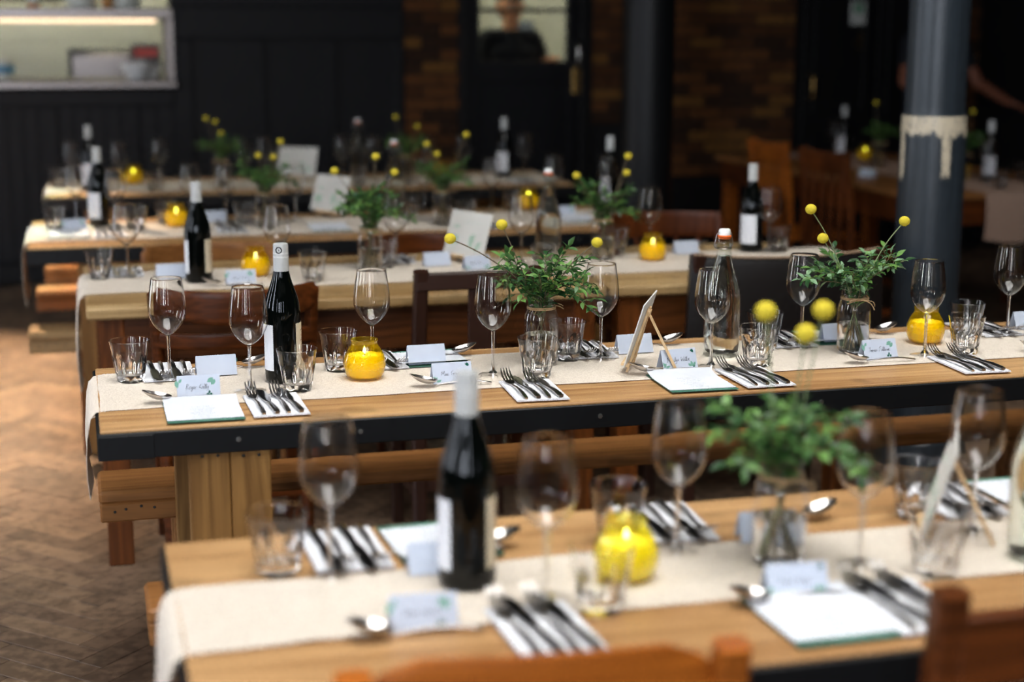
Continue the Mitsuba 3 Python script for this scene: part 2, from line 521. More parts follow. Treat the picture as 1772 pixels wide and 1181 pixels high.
n = 0
for h in FRONT:
    n += 1
    glazing(f'unseen_window_{n}', 'x', Y0 - .2, h, UNSEEN_FRONT_WINDOW, (0, 1, 0), (2, 4))
for h in LEFT:
    n += 1
    glazing(f'unseen_window_{n}', 'y', X0 - .2, h, UNSEEN_LEFT_WINDOW, (1, 0, 0), (3, 4))
glazing('unseen_window_7', 'y', X0 - .2, UNSEEN_DOOR, UNSEEN_DOOR_LIGHT, (1, 0, 0), (4, 2))  # glazed door out of view, lights the left floor and panelling

SKY_X0, SKY_X1, SKY_Y0, SKY_Y1, SKY_TOP = -1.6, 3.6, -3.2, 3.3, 7.2
k = struct('ceiling')
scene[k] = shape(cat(bx(X0, SKY_X0, Y0, WALL, CEIL, CEIL + .2), bx(SKY_X1, X1, Y0, WALL, CEIL, CEIL + .2), bx(SKY_X0, SKY_X1, Y0, SKY_Y0, CEIL, CEIL + .2), bx(SKY_X0, SKY_X1, SKY_Y1, WALL, CEIL, CEIL + .2)), 'ceiling_paint')
put(k, 'added_light_well', shape(cat(bx(SKY_X0 - .1, SKY_X0, SKY_Y0, SKY_Y1, CEIL + .2, SKY_TOP + .05), bx(SKY_X1, SKY_X1 + .1, SKY_Y0, SKY_Y1, CEIL + .2, SKY_TOP + .05), bx(SKY_X0, SKY_X1, SKY_Y0 - .1, SKY_Y0, CEIL + .2, SKY_TOP + .05), bx(SKY_X0, SKY_X1, SKY_Y1, SKY_Y1 + .1, CEIL + .2, SKY_TOP + .05)), 'ceiling_paint'))  # added shaft, keeps the roof light off the far walls
k = struct('unseen_window_8')  # roof light out of view, placed to light the tables from above
m = trimesh.Trimesh(np.array([(SKY_X0, SKY_Y0, SKY_TOP), (SKY_X1, SKY_Y0, SKY_TOP), (SKY_X1, SKY_Y1, SKY_TOP), (SKY_X0, SKY_Y1, SKY_TOP)], float), np.array([[0, 2, 1], [0, 3, 2]]), process=False)
put(k, 'pane', shape(m, 'dark_paint', emitter={'type': 'area', 'radiance': rgb(UNSEEN_SKYLIGHT)}))
fr = [bx(SKY_X0 + (SKY_X1 - SKY_X0) * i / 6 - .03, SKY_X0 + (SKY_X1 - SKY_X0) * i / 6 + .03, SKY_Y0, SKY_Y1, SKY_TOP - .13, SKY_TOP - .02) for i in range(7)]
fr += [bx(SKY_X0, SKY_X1, SKY_Y0 + (SKY_Y1 - SKY_Y0) * i / 2 - .03, SKY_Y0 + (SKY_Y1 - SKY_Y0) * i / 2 + .03, SKY_TOP - .13, SKY_TOP - .03) for i in range(3)]
put(k, 'frame', shape(cat(*fr), 'frame_paint'))

k = struct('unseen_ceiling_spot')  # spot out of view, placed to light the far left floor
scene['unseen_aisle_spot'] = {'type': 'spot', 'to_world': T().look_at(origin=[-2.1, 8.9, 4.12], target=[-.95, 6.75, 0], up=[0, 1, 0]), 'intensity': rgb(UNSEEN_AISLE_SPOT), 'cutoff_angle': 20.0, 'beam_width': 11.0}
put(k, 'can', shape(moved(lathe([(.07, 0), (.075, .01), (.075, .18), (.03, .2), (.03, .3), (.025, .3), (.025, .19), (.068, .17), (.066, .0)], 32), -2.1, 8.9, 4.14), 'frame_paint', 30))

# ------------------------------------------------------------------ kitchen behind the hatch and the door
KX0, KX1, KY1, KZ = -2.9, 4.6, 12.4, 2.9
k = struct('wall_kitchen')
scene[k] = shape(cat(bx(KX0, KX1, KY1, KY1 + .1, 0, KZ), bx(KX0 - .1, KX0, WALL + .2, KY1, 0, KZ), bx(KX1, KX1 + .1, WALL + .2, KY1, 0, KZ), bx(KX0, KX1, WALL + .2, KY1, KZ, KZ + .1)), 'kitchen_tile')
tile = shape(bx(0, .296, -.012, 0, 0, .146, .003), 'kitchen_tile')
for i in range(12):
    for j in range(7):
        put('wall_kitchen', 'tile', tile, T().translate([-1.0 + i * .3, KY1, .95 + j * .15]))
k = thing('unseen_kitchen_light', 'long strip lamp out of view on the kitchen ceiling behind the hatch', 'lamp')  # out of view, lights the kitchen behind the hatch
put(k, 'diffuser', shape(moved(bx(-2.2, .4, 10.9, 11.3, 2.82, 2.86, .01)), 'white_plastic', emitter={'type': 'area', 'radiance': rgb(UNSEEN_KITCHEN_LAMP)}))
put(k, 'housing', shape(bx(-2.25, .45, 10.85, 11.35, 2.86, 2.9), 'steel'))
k = thing('unseen_kitchen_light', 'long strip lamp out of view on the kitchen ceiling behind the glazed door', 'lamp')  # out of view, lights the kitchen behind the glazed door
put(k, 'diffuser', shape(moved(bx(1.8, 4.0, 11.0, 11.4, 2.82, 2.86, .01)), 'white_plastic', emitter={'type': 'area', 'radiance': rgb([x * .4 for x in UNSEEN_KITCHEN_LAMP])}))
put(k, 'housing', shape(bx(1.75, 4.05, 10.95, 11.45, 2.86, 2.9), 'steel'))

k = thing('serving_counter', 'steel serving counter along the bottom of the kitchen hatch', 'counter')
put(k, 'worktop', shape(bx(HL, HR + .02, WALL - .14, WALL + .55, 1.145, 1.19, .008), 'steel'))
k = thing('gantry_shelf', 'steel shelf across the kitchen hatch with a warm lamp strip beneath', 'shelf')
put(k, 'shelf_board', shape(bx(HL, HR + .01, WALL - .06, WALL + .34, 1.55, 1.605, .006), 'steel'))
put(k, 'post', shape(bx(HR - .03, HR + .012, WALL - .05, WALL - .01, 1.19, 1.55, .004), 'steel'))
put(k, 'post', shape(bx(HR - .03, HR + .012, WALL + .28, WALL + .32, 1.19, 1.55, .004), 'steel'))
put(k, 'heat_lamp', shape(bx(HL + .1, HR - .08, WALL + .12, WALL + .16, 1.525, 1.545, .004), 'white_plastic', emitter={'type': 'area', 'radiance': rgb(HEAT_LAMP)}))
K = Kit()
K.add('jar', lathe([(0, 0), (.03, 0), (.032, .01), (.032, .07), (0, .07)], 24), 'white_plastic', 30)
K.add('lid', lathe([(0, -.02), (.034, -.02), (.034, .025), (0, .025)], 24), 'orange_plastic', 30)
K.place('spice_jar', 'white spice jar with an orange band on the hatch shelf', 'jar', at(-.19, WALL + .05, 1.605))
K = Kit()
K.add('bottle', lathe([(0, 0), (.026, 0), (.028, .01), (.028, .13), (.012, .17), (.012, .2), (0, .2)], 24), 'amber_plastic', 30)
K.add('cap', lathe([(0, .2), (.014, .2), (.014, .22), (0, .22)], 24), 'white_plastic', 30)
K.place('sauce_bottle', 'amber sauce bottle between white tubs on the hatch shelf', 'bottle', at(.225, WALL + .03, 1.605))
K = Kit()
K.add('tub', lathe([(0, 0), (.085, 0), (.092, .02), (.092, .15), (.085, .17), (0, .17)], 32), 'white_plastic', 30)
K.add('lid', lathe([(0, .17), (.096, .17), (.096, .185), (0, .185)], 32), 'white_plastic', 30)
K.place('food_tub', 'white food tub left of the amber bottle on the hatch shelf', 'tub', at(.08, WALL + .1, 1.605))
K.place('food_tub', 'white food tub right of the amber bottle on the hatch shelf', 'tub', at(.325, WALL + .12, 1.605))
K = Kit()
K.add('bowl', lathe([(0, 0), (.05, 0), (.055, .012), (.085, .06), (.098, .1), (.092, .1), (.08, .062), (.05, .018), (0, .016)], 40), 'ceramic', 40)
K.place('serving_bowl', 'white serving bowl glowing under the heat lamp in the hatch', 'bowl', at(.375, WALL + .06, 1.19))
K.place('serving_bowl', 'small white bowl half behind the larger one in the hatch', 'bowl', at(.46, WALL + .2, 1.19, s=.8))
K = Kit()
K.add('box', bx(-.085, .085, -.06, .06, 0, .2, .004), 'black_plastic')
K.add('red_panel', bx(-.07, .07, -.062, -.06, .13, .18), 'red_print')
K.add('white_mark', bx(-.065, -.02, -.062, -.06, .04, .11), 'sign_white')
K.place('food_carton', 'black carton with a red panel behind the bowl in the hatch', 'box', at(.45, WALL + .42, 1.19))
K = Kit()
K.add('body', cat(bx(-.26, .26, -.2, .2, 0, .3, .01)), 'steel_dark')
K.add('door', bx(-.24, .14, -.215, -.2, .03, .27, .006), 'steel')
K.add('panel', bx(.15, .25, -.21, -.2, .03, .27, .004), 'black_plastic')
K.place('kitchen_oven', 'grey counter oven on the kitchen side behind the hatch', 'oven', at(.25, WALL + 1.3, 1.05))
k = thing('kitchen_bench', 'steel bench along the kitchen behind the hatch', 'bench')
put(k, 'top', shape(bx(KX0 + .05, .9, WALL + .95, WALL + 1.6, .99, 1.05, .006), 'steel'))
put(k, 'cabinet', shape(bx(KX0 + .1, .85, WALL + 1.0, WALL + 1.55, .05, .99), 'steel_dark'))
k = thing('extractor_hood', 'grey extractor hood above the kitchen bench', 'hood')
put(k, 'canopy', shape(hull([(x, y, z) for x in (-2.6, .12) for y, z in ((WALL + .9, 1.76), (WALL + 1.7, 1.66), (WALL + .9, 2.2), (WALL + 1.7, 2.4))]), 'steel'))
K = Kit()
K.add('tub', lathe([(0, 0), (.055, 0), (.06, .12), (0, .12)], 24), 'white_plastic', 30)
K.add('label_band', lathe([(.0592, .035), (.0612, .035), (.0615, .085), (.0595, .085)], 24), 'blue_plastic', 30)
K.place('storage_tub', 'white tub with a blue band at the left end of the hatch', 'tub', at(-.385, WALL + .25, 1.19))

# the glazed kitchen door
k = struct('door_1')
put(k, 'stile', shape(bx(DL, DL + .075, WALL + .02, WALL + .07, .02, DTOP, .004), 'panel_paint'))
put(k, 'stile', shape(bx(DR_ - .075, DR_, WALL + .02, WALL + .07, .02, DTOP, .004), 'panel_paint'))
put(k, 'lower_panel', shape(bx(DL + .075, DR_ - .075, WALL + .035, WALL + .06, .2, 1.18, .004), 'panel_paint'))
put(k, 'rail', shape(bx(DL + .075, DR_ - .075, WALL + .02, WALL + .07, 1.16, 1.29, .004), 'panel_paint'))
put(k, 'rail', shape(bx(DL + .075, DR_ - .075, WALL + .02, WALL + .07, .02, .2, .004), 'panel_paint'))
put(k, 'glazing_bar', shape(bx(DL + .075, DR_ - .075, WALL + .03, WALL + .06, 1.598, 1.618, .002), 'frame_paint'))
put(k, 'pane', shape(trimesh.Trimesh(np.array([(DL + .07, WALL + .045, 1.28), (DR_ - .07, WALL + .045, 1.28), (DR_ - .07, WALL + .045, 1.6), (DL + .07, WALL + .045, 1.6)]), np.array([[0, 1, 2], [0, 2, 3]]), process=False), 'thin_glass'))
put(k, 'pane', shape(trimesh.Trimesh(np.array([(DL + .07, WALL + .045, 1.61), (DR_ - .07, WALL + .045, 1.61), (DR_ - .07, WALL + .045, DTOP), (DL + .07, WALL + .045, DTOP)]), np.array([[0, 1, 2], [0, 2, 3]]), process=False), 'thin_glass'))
put(k, 'finger_plate', shape(bx(3.085, 3.165, WALL - .012, WALL + .02, 1.085, 1.25, .004), 'brass'))
put(k, 'handle', shape(cat(sweep(smoothpath([(3.11, WALL + .01, 1.27), (3.11, WALL - .05, 1.28), (3.11, WALL - .05, 1.38), (3.11, WALL + .01, 1.4)], 14), .011, .011, 8)), 'silver', True))
put(k, 'door_frame', shape(cat(bx(DL - .075, DL - .004, WALL - .02, WALL + .1, 0, DTOP + .06, .005), bx(DR_ + .004, DR_ + .075, WALL - .02, WALL + .1, 0, DTOP + .06, .005)), 'frame_paint'))
K = Kit()
K.add('sheet', bx(-.045, .045, -.002, 0, -.05, .05), 'blue_notice')
K.add('print_line', cat(*[bx(-.035, .035, -.003, -.002, -.03 + i * .018, -.024 + i * .018) for i in range(4)]), 'sign_white')
K.place('kitchen_notice', 'blue grey notice on the kitchen wall behind the glazed door', 'notice', at(3.5, KY1 - .014, 1.47, s=1.4))

# dark double doors on the right with a sign, a symbol and pulls
for i, (x0, x1) in enumerate(((4.66, 5.18), (5.2, 5.72))):
    k = struct(f'door_{i + 2}')
    put(k, 'leaf_board', shape(bx(x0, x1, WALL - .05, WALL - .005, .01, 2.3, .006), 'dark_paint'))
    for z0, z1 in ((.15, .8), (.95, 1.9)):
        put(k, 'moulding', shape(cat(bx(x0 + .07, x0 + .09, WALL - .062, WALL - .05, z0, z1, .003), bx(x1 - .09, x1 - .07, WALL - .062, WALL - .05, z0, z1, .003), bx(x0 + .07, x1 - .07, WALL - .062, WALL - .05, z1 - .02, z1, .003), bx(x0 + .07, x1 - .07, WALL - .062, WALL - .05, z0, z0 + .02, .003)), 'frame_paint'))
    if i == 0:
        put(k, 'pull_handle', shape(sweep(smoothpath([(4.715, WALL - .05, 1.04), (4.715, WALL - .1, 1.06), (4.715, WALL - .1, 1.18), (4.715, WALL - .05, 1.2)], 14), .01, .01, 8), 'brass', True))
K = Kit()
K.add('plate', bx(-.055, .055, -.006, 0, -.075, .075, .003), 'sign_white')
K.add('roundel', moved(lathe([(0, 0), (.036, 0), (.036, .003), (0, .003)], 32), 0, -.006, .03, rx=90), 'sign_green', 30)
K.add('figure', moved(flat(unary_union([sbox(-.006, -.024, .006, .012), LineString([(-.014, -.002), (.0, .006), (.016, .012)]).buffer(.0035)]), .002), 0, -.009, .03, rx=90), 'sign_white')
K.place('door_sign', 'small white sign with a green roundel high on the dark door', 'sign', at(5.04, WALL - .055, 1.6))
ring = LineString([(.03 * math.cos(a), .03 * math.sin(a)) for a in np.linspace(math.radians(120), math.radians(400), 24)]).buffer(.006)
K = Kit()
K.add(None, moved(flat(unary_union([ring, LineString([(-.004, .055), (0, .02), (.02, .016), (.03, -.01)]).buffer(.006), LineString([(-.004, .062), (-.003, .063)]).buffer(.011)]), .003), 0, 0, 0, rx=90), 'brass')
K.place('wheelchair_symbol', 'small brass wheelchair symbol under the white sign on the dark door', 'symbol', at(5.07, WALL - .055, 1.4))

for px, py in ((.1, .5), (1.8, .5), (.1, 3.9), (1.9, 3.9)):  # pendants out of view, for points of light on glass and cutlery
    k = struct('unseen_pendant')
    put(k, 'globe', shape(moved(trimesh.creation.icosphere(subdivisions=3, radius=.06), px, py, 2.75), 'white_plastic', True, emitter={'type': 'area', 'radiance': rgb(UNSEEN_PENDANT), 'sampling_weight': .3}))
    put(k, 'holder', shape(cat(moved(lathe([(0, 0), (.03, 0), (.03, .06), (.006, .09), (0, .09)], 20), px, py, 2.81), tube([(px, py, 2.89), (px, py, CEIL if py > 4.4 else SKY_TOP)], .004)), 'frame_paint', 30))

# ------------------------------------------------------------------ columns
k = thing('iron_column', 'grey blue painted iron column with a worn cream ring, right of the tables', 'column')
r = .108
put(k, 'lower_shaft', shape(moved(lathe([(0, 0), (r + .03, 0), (r + .03, .08), (r + .006, .12), (r + .003, 1.15), (r, 1.217), (r - .008, 1.22)], 64), *COL), 'column_paint', 30))
put(k, 'upper_shaft', shape(moved(lathe([(r - .004, 1.21), (r - .006, 1.25), (r - .01, CEIL)], 64), *COL), 'column_paint', 30))
k = thing('iron_column', 'dark iron column standing before the brick wall behind the chairs', 'column')
put(k, 'shaft', shape(moved(lathe([(0, 0), (.16, 0), (.16, .1), (.125, .16), (.118, CEIL)], 48), 2.66, 7.25), 'band_steel', 30))
put(k, 'foot_ring', shape(moved(lathe([(.13, .16), (.145, .17), (.145, .2), (.12, .21)], 48), 2.66, 7.25), 'band_steel', 30))

# ------------------------------------------------------------------ tables
TZ = .75


def steel_table(label, x0, x1, y0, y1, runner_gap=None):
    """A trestle table: three boards on top, a black steel band around them, plank legs."""
    k = thing('trestle_table', label, 'table')
    n = 3
    w = (y1 - y0) / n
    for i in range(n):
        put(k, 'board', shape(bx(x0, x1, y0 + i * w + .0008, y0 + (i + 1) * w - .0008, TZ - .012, TZ, .002), 'table_wood'))
    band = cat(bx(x0 - .004, x1 + .004, y0 - .006, y0 + .006, TZ - .056, TZ - .005, .002), bx(x0 - .004, x1 + .004, y1 - .006, y1 + .006, TZ - .056, TZ - .005, .002), bx(x0 - .006, x0 + .006, y0, y1, TZ - .056, TZ - .005, .002), bx(x1 - .006, x1 + .006, y0, y1, TZ - .056, TZ - .005, .002))
    put(k, 'steel_band', shape(band, 'band_steel'))
    put(k, 'band_joint', shape(bx(x0 - .005, x0 + .10, y0 - .0085, y0 - .005, TZ - .0565, TZ - .009, .001), 'band_steel'))
    put(k, 'underboard', shape(bx(x0 + .02, x1 - .02, y0 + .02, y1 - .02, TZ - .05, TZ - .012), 'leg_wood'))
    for x in (x0 + .26, x0 + .50, x0 + 1.0, x0 + 1.5, x0 + 2.0):
        if x < x1:
            put(k, 'screw', shape(moved(lathe([(0, 0), (.0055, 0), (.005, .0025), (0, .003)], 12), x, y0 - .006, TZ - .03, rx=90), 'bolt_steel', 30))
    for lx in (x0 + .165, x1 - .32):
        for j in range(2):
            put(k, 'leg', shape(bx(lx + j * .0795, lx + .0785 + j * .0795, y0 + .006, y0 + .06, 0, TZ - .05, .003), 'leg_wood'))
            put(k, 'leg', shape(bx(lx + j * .0795, lx + .0785 + j * .0795, y1 - .06, y1 - .006, 0, TZ - .05, .003), 'leg_wood'))
            for sx in (.025, .055):
                put(k, 'nail_head', shape(moved(lathe([(0, 0), (.0035, 0), (.003, .0015), (0, .002)], 10), lx + j * .0795 + sx, y0 + .006, TZ - .063 - .004 * j, rx=90), 'nail', 30))
        put(k, 'crossbar', shape(bx(lx + .03, lx + .12, y0 + .06, y1 - .06, .12, .2, .003), 'leg_wood'))
    return k


def farm_table(label, x0, x1, y0, y1):
    k = thing('farmhouse_table', label, 'table')
    n = 4
    w = (y1 - y0) / n
    for i in range(n):
        put(k, 'board', shape(bx(x0, x1, y0 + i * w + .0008, y0 + (i + 1) * w - .0008, TZ - .034, TZ, .006), 'farm_wood'))
    put(k, 'apron', shape(bx(x0 + .06, x1 - .06, y0 + .035, y0 + .055, TZ - .16, TZ - .034, .002), 'farm_apron'))
    put(k, 'apron', shape(bx(x0 + .06, x1 - .06, y1 - .055, y1 - .035, TZ - .16, TZ - .034, .002), 'farm_apron'))
    put(k, 'apron', shape(bx(x0 + .035, x0 + .055, y0 + .06, y1 - .06, TZ - .16, TZ - .034, .002), 'farm_apron'))
    put(k, 'apron', shape(bx(x1 - .055, x1 - .035, y0 + .06, y1 - .06, TZ - .16, TZ - .034, .002), 'farm_apron'))
    for lx in (x0 + .03, x1 - .1):
        for ly in (y0 + .03, y1 - .1):
            put(k, 'leg', shape(bx(lx, lx + .07, ly, ly + .07, 0, TZ - .034, .004), 'farm_leg'))
    return k


steel_table('long wooden table with a black steel edge, nearest the camera', .10, 2.3, 1.675, 2.325)
steel_table('long wooden table with a black steel edge, in focus with the open wood menu easel', .02, 2.75, 3.035, 3.625)
farm_table('thick pine farmhouse table behind the in-focus table, left of its joint', .008, 1.51, 4.42, 5.25)
farm_table('thick pine farmhouse table whose near edge meets the studded leather chair', 1.525, 2.38, 4.425, 5.25)
steel_table('long black edged table behind the pine tables, with two benches sticking out', -.175, 2.17, 5.70, 6.52)
steel_table('farthest long table in front of the dark panelling and kitchen hatch', -.13, 2.36, 7.41, 8.22)
k = thing('side_table', 'dark wooden table behind the painted column on the right', 'table')
for i in range(5):
    put(k, 'board', shape(bx(3.74 + i * .22, 3.74 + (i + 1) * .22 - .002, 6.56, 9.0, TZ - .03, TZ, .004), 'bench_wood'))
for x, y in ((3.78, 6.6), (4.72, 6.6), (3.78, 8.88), (4.72, 8.88)):
    put(k, 'leg', shape(bx(x, x + .075, y, y + .075, 0, TZ - .03, .004), 'chair_orange'))
put(k, 'apron', shape(bx(3.8, 4.78, 6.59, 6.615, TZ - .15, TZ - .03), 'chair_brown'))
put(k, 'apron', shape(bx(3.765, 3.79, 6.6, 8.95, TZ - .15, TZ - .03), 'chair_brown'))


# ------------------------------------------------------------------ runners: cloth with a hanging end
def runner(label, path, c0, c1, along='x', mat_='linen', seed=0, crease=()):
    """A strip of cloth along the path (s, z), between c0 and c1 across, two faces and a hem."""
    rnd = np.random.default_rng(seed)
    pts = smoothpath([(s, 0, z) for s, z in path], 150)
    n, m = len(pts), 15
    ts = np.linspace(0, 1, m)
    j0, j1 = [meshkit.fbm(np.stack([np.arange(n) * .09, np.full(n, q + seed * 7.0), np.zeros(n)], -1), 3) - .5 for q in (0, 40)]
    v = np.zeros((n, m, 3))
    for i in range(n):
        hang = np.clip((TZ - .02 - pts[i, 2]) / .25, 0, 1)
        a, b = c0 + j0[i] * .016 - hang * .012, c1 + j1[i] * .016 + hang * .03
        v[i, :, 1] = a + (b - a) * ts
        v[i, :, 0] = pts[i, 0] - hang * .007 * (1 + np.sin(ts * 9 + seed))
        v[i, :, 2] = pts[i, 2] - hang * .02 * np.sin(ts * 5 + seed)
        if hang == 0:
            v[i, :, 2] += .0012 * (meshkit.fbm(np.stack([np.full(m, pts[i, 0] * 9), v[i, :, 1] * 9, np.full(m, seed)], -1), 2)) ** 2
            for c in crease:
                v[i, :, 2] += .003 * np.exp(-((pts[i, 0] - c - (ts - .5) * .02) / .006) ** 2)
    if along == 'y':
        v = v[:, :, [1, 0, 2]]
    idx = np.arange(n * m).reshape(n, m)
    q = np.stack([idx[:-1, :-1], idx[1:, :-1], idx[1:, 1:], idx[:-1, 1:]], -1).reshape(-1, 4)
    top = trimesh.Trimesh(v.reshape(-1, 3), np.vstack([q[:, [0, 1, 2]], q[:, [0, 2, 3]]]), process=False)
    k = thing('table_runner', label, 'table runner')
    put(k, 'cloth', shape(top, mat_, True))
    hem = []
    for col in (0, m - 1):
        hem.append(sweep(v[:, col][::2], .0012, .0008, 5))
    hem.append(sweep(v[0][:, :], .0014, .0014, 5, up=(1, 0, 0)))
    put(k, 'hem', shape(cat(*hem), mat_, True))
    return k


def hang(x0, drop, x1):
    z = TZ + .0015
    return [(x0 - .016, z - drop), (x0 - .024, z - drop * .55), (x0 - .022, z - .04), (x0 - .010, z - .006), (x0 + .01, z), (x0 + .5, z), (x1, z)]


runner('pale linen runner with a raised fold on the nearest table', hang(.10, .26, 2.28), 1.883, 2.115, seed=1, crease=(.272,))
runner('beige linen runner along the in-focus table under the green jars', hang(.02, .17, 2.72), 3.20, 3.548, seed=2)
runner('beige linen runner hanging far down the end of the pine table', hang(.008, .28, 2.53), 4.66, 5.06, seed=3)
runner('pale linen runner on the black edged table behind the pine tables', hang(-.175, .24, 2.15), 5.86, 6.36, seed=4)
runner('pale linen runner on the farthest long table', hang(-.13, .05, 2.34), 7.56, 8.02, seed=5)
runner('dull brown runner hanging over the near end of the side table', hang(6.56, .22, 8.98), 4.09, 4.56, along='y', mat_='dark_linen', seed=6)


# ------------------------------------------------------------------ benches
def bench(label, x0, x1, y0, y1, m, z=.45, inset=.17, nails=True):
    k = thing('bench', label, 'bench')
    put(k, 'seat', shape(bx(x0, x1, y0, y1, z - .03, z, .007), m))
    put(k, 'apron', shape(bx(x0 + .002, x0 + .225 if nails else x1 - .002, y0 + .004, y0 + .035, z - .075, z - .03, .004), m))
    put(k, 'apron', shape(bx(x0 + .002, x1 - .002, y1 - .035, y1 - .004, z - .075, z - .03, .004), m))
    put(k, 'end_block', shape(bx(x0 + .002, x0 + .03, y0 + .035, y1 - .035, z - .075, z - .03, .003), m))
    for lx in (x0 + inset, x1 - inset - .055):
        ml = 'farm_leg' if m == 'bench_grey' else m
        put(k, 'leg', shape(bx(lx, lx + .055, y0 + .01, y0 + .06, 0, z - .03, .004), ml))
        put(k, 'leg', shape(bx(lx, lx + .055, y1 - .06, y1 - .01, 0, z - .03, .004), ml))
        put(k, 'brace', shape(bx(lx + .015, lx + .04, y0 + .06, y1 - .06, .15, .2, .003), m))
    if nails:
        for dx, dz in ((.035, -.05), (.06, -.045), (.095, -.04), (.125, -.045)):
            put(k, 'nail_head', shape(moved(lathe([(0, 0), (.0035, 0), (.003, .0015), (0, .002)], 10), x0 + dx, y0 + .004, z + dz, rx=90), 'nail', 30))


bench('brown wooden bench with a nailed end, far side of the in-focus table', .014, 2.7, 3.655, 3.85, 'bench_wood')
bench('wooden bench tucked under the near side of the in-focus table, only its rounded end showing', .088, 2.6, 2.86, 3.02, 'bench_wood', nails=False, inset=.3)
bench('grey brown bench beside the pine table with dark knots on its end', -.19, 2.0, 5.71, 5.89, 'bench_grey')
bench('brown bench behind the grey one, on the far side of the fourth table', -.18, 2.0, 6.60, 6.80, 'bench_wood', nails=False)
bench('farthest brown bench before the dark panelling', -.155, 2.1, 7.27, 7.38, 'bench_wood', nails=False)


# ------------------------------------------------------------------ chairs
def arc(w, sag, z, n=15, y=0.0):
    """Points of a curved rail of width w, its middle sag nearer to -y than its ends."""
    t = np.linspace(-1, 1, n)
    return np.stack([t * w / 2, y - sag * (1 - t ** 2), np.full(n, z) if np.isscalar(z) else z(t)], -1)


def rail(w, sag, z0, z1, y=0.0, th=.018):
    """A curved board between the heights z0 and z1."""
    n = 17
    a, b = arc(w, sag, 0, n, y), arc(w, sag, 0, n, y)
    f0, f1 = (z0 if callable(z0) else lambda t: np.full_like(t, z0)), (z1 if callable(z1) else lambda t: np.full_like(t, z1))
    t = np.linspace(-1, 1, n)
    c = np.stack([t * w / 2, y - sag * (1 - t ** 2), (f0(t) + f1(t)) / 2], -1)
    return sweep(c, th / 2, (f1(t) - f0(t)) / 2, 12, .45)


def chair(name, label, x, y, rz, kind, wood_, w=.42, top=.83, seat_m=None):
    """A chair with its back at the local y = 0 and its seat towards +y."""
    k = thing(name, label, 'chair')
    M = at(x, y, 0, rz)
    s, d = .45, .40
    seat_m = seat_m or wood_

    def p(part, mesh, m=wood_, sm=False, lb=None):
        return put(k, part, shape(mesh, m, sm), M, lb)
    p('seat', bx(-w / 2 + .01, w / 2 - .01, .01, d + .03, s - .03, s, .01), seat_m)
    for sx in (-1, 1):
        p('leg', bx(sx * (w / 2 - .025) - .017, sx * (w / 2 - .025) + .017, d - .03, d + .005, 0, s - .03, .003))
        if kind in ('bent', 'bent_front'):
            path = smoothpath([(sx * (w / 2 - .03), .02, 0), (sx * (w / 2 - .02), .03, s), (sx * (w / 2 - .004), 0, top - .02)], 16)
            p('leg', sweep(path, .016, .018, 10, .7), sm=40)
        else:
            lean = .0 if kind == 'post' else .02
            path = smoothpath([(sx * (w / 2 - .02), .02, 0), (sx * (w / 2 - .02), .03, s), (sx * (w / 2 - .02), -lean, top)], 14)
            p('leg', sweep(path, .021, .018, 8, .5))
        p('stretcher', bx(sx * (w / 2 - .025) - .008, sx * (w / 2 - .025) + .008, .03, d - .02, .16, .19))
    p('stretcher', bx(-w / 2 + .03, w / 2 - .03, d - .03, d - .012, .26, .29))
    p('stretcher', bx(-w / 2 + .03, w / 2 - .03, .02, .04, .2, .23))
    if kind == 'bent':                       # curved rail and two slats, seen from behind
        p('top_rail', rail(w, .075, lambda t: top - .105 + .03 * t ** 2, lambda t: top - .005 - .008 * (1 - t ** 2)), sm=40)
        p('slat', rail(w - .02, .06, top - .175, top - .13, .01), sm=40)
        p('slat', rail(w - .03, .05, top - .275, top - .23, .015), sm=40)
    elif kind == 'bent_front':
        p('top_rail', rail(w, .07, top - .095, top, .0), sm=40)
        for i in range(5):
            xx = (i - 2) * w * .17
            p('spindle', tube([(xx, -.05 + abs(i - 2) * .012, s), (xx, -.062 + abs(i - 2) ** 2 * .008, top - .09)], .009, 8), sm=True)
    elif kind == 'splat':
        p('top_rail', bx(-w / 2 + .005, w / 2 - .005, -.032, -.008, top - .055, top - .006, .004))
        p('splat', bx(-.03, .05, -.02, -.006, s, top - .05, .003))
        p('back_rail', bx(-w / 2 + .02, w / 2 - .02, -.005, .015, s + .1, s + .14, .003))
    elif kind == 'leather':
        prof = rail(w + .01, .04, s + .08, lambda t: top - .012 * (1 - t ** 2), th=.05)
        p('back_pad', prof, 'leather', 40)
        t = np.linspace(-.97, .97, 50)
        ball = trimesh.creation.icosphere(subdivisions=1, radius=.0052)
        studs = cat(*[moved(ball, a * w / 2, -.04 * (1 - a * a) - .018, top + .001 - .012 * (1 - a * a)) for a in t])
        p('studs', studs, 'stud', True)
    elif kind == 'shaped':                   # school chair: broad top rail with falling shoulders
        def zt(t):
            return top + .008 - .05 * np.clip((np.abs(t) - .62) / .33, 0, 1) ** 1.5 - .006 * t
        p('top_rail', rail(w - .05, .02, lambda t: np.full_like(t, top - .17), zt), sm=40)
        p('slat', rail(w - .05, .015, s + .12, s + .18), sm=40)
    elif kind == 'post':
        p('top_rail', bx(-w / 2 + .03, w / 2 - .03, -.012, .012, top - .12, top - .03, .004))
        p('back_rail', bx(-w / 2 + .03, w / 2 - .03, -.01, .012, s + .1, s + .17, .004))
    elif kind == 'slats':
        p('top_rail', rail(w - .02, .025, lambda t: np.full_like(t, top - .10), lambda t: top + .012 * t ** 2), sm=40)
        for i in range(5):
            xx = (i - 2) * (w - .1) / 4.2
            p('slat', bx(xx - .02, xx + .02, -.022, -.008, s + .02, top - .08, .003))
    return k


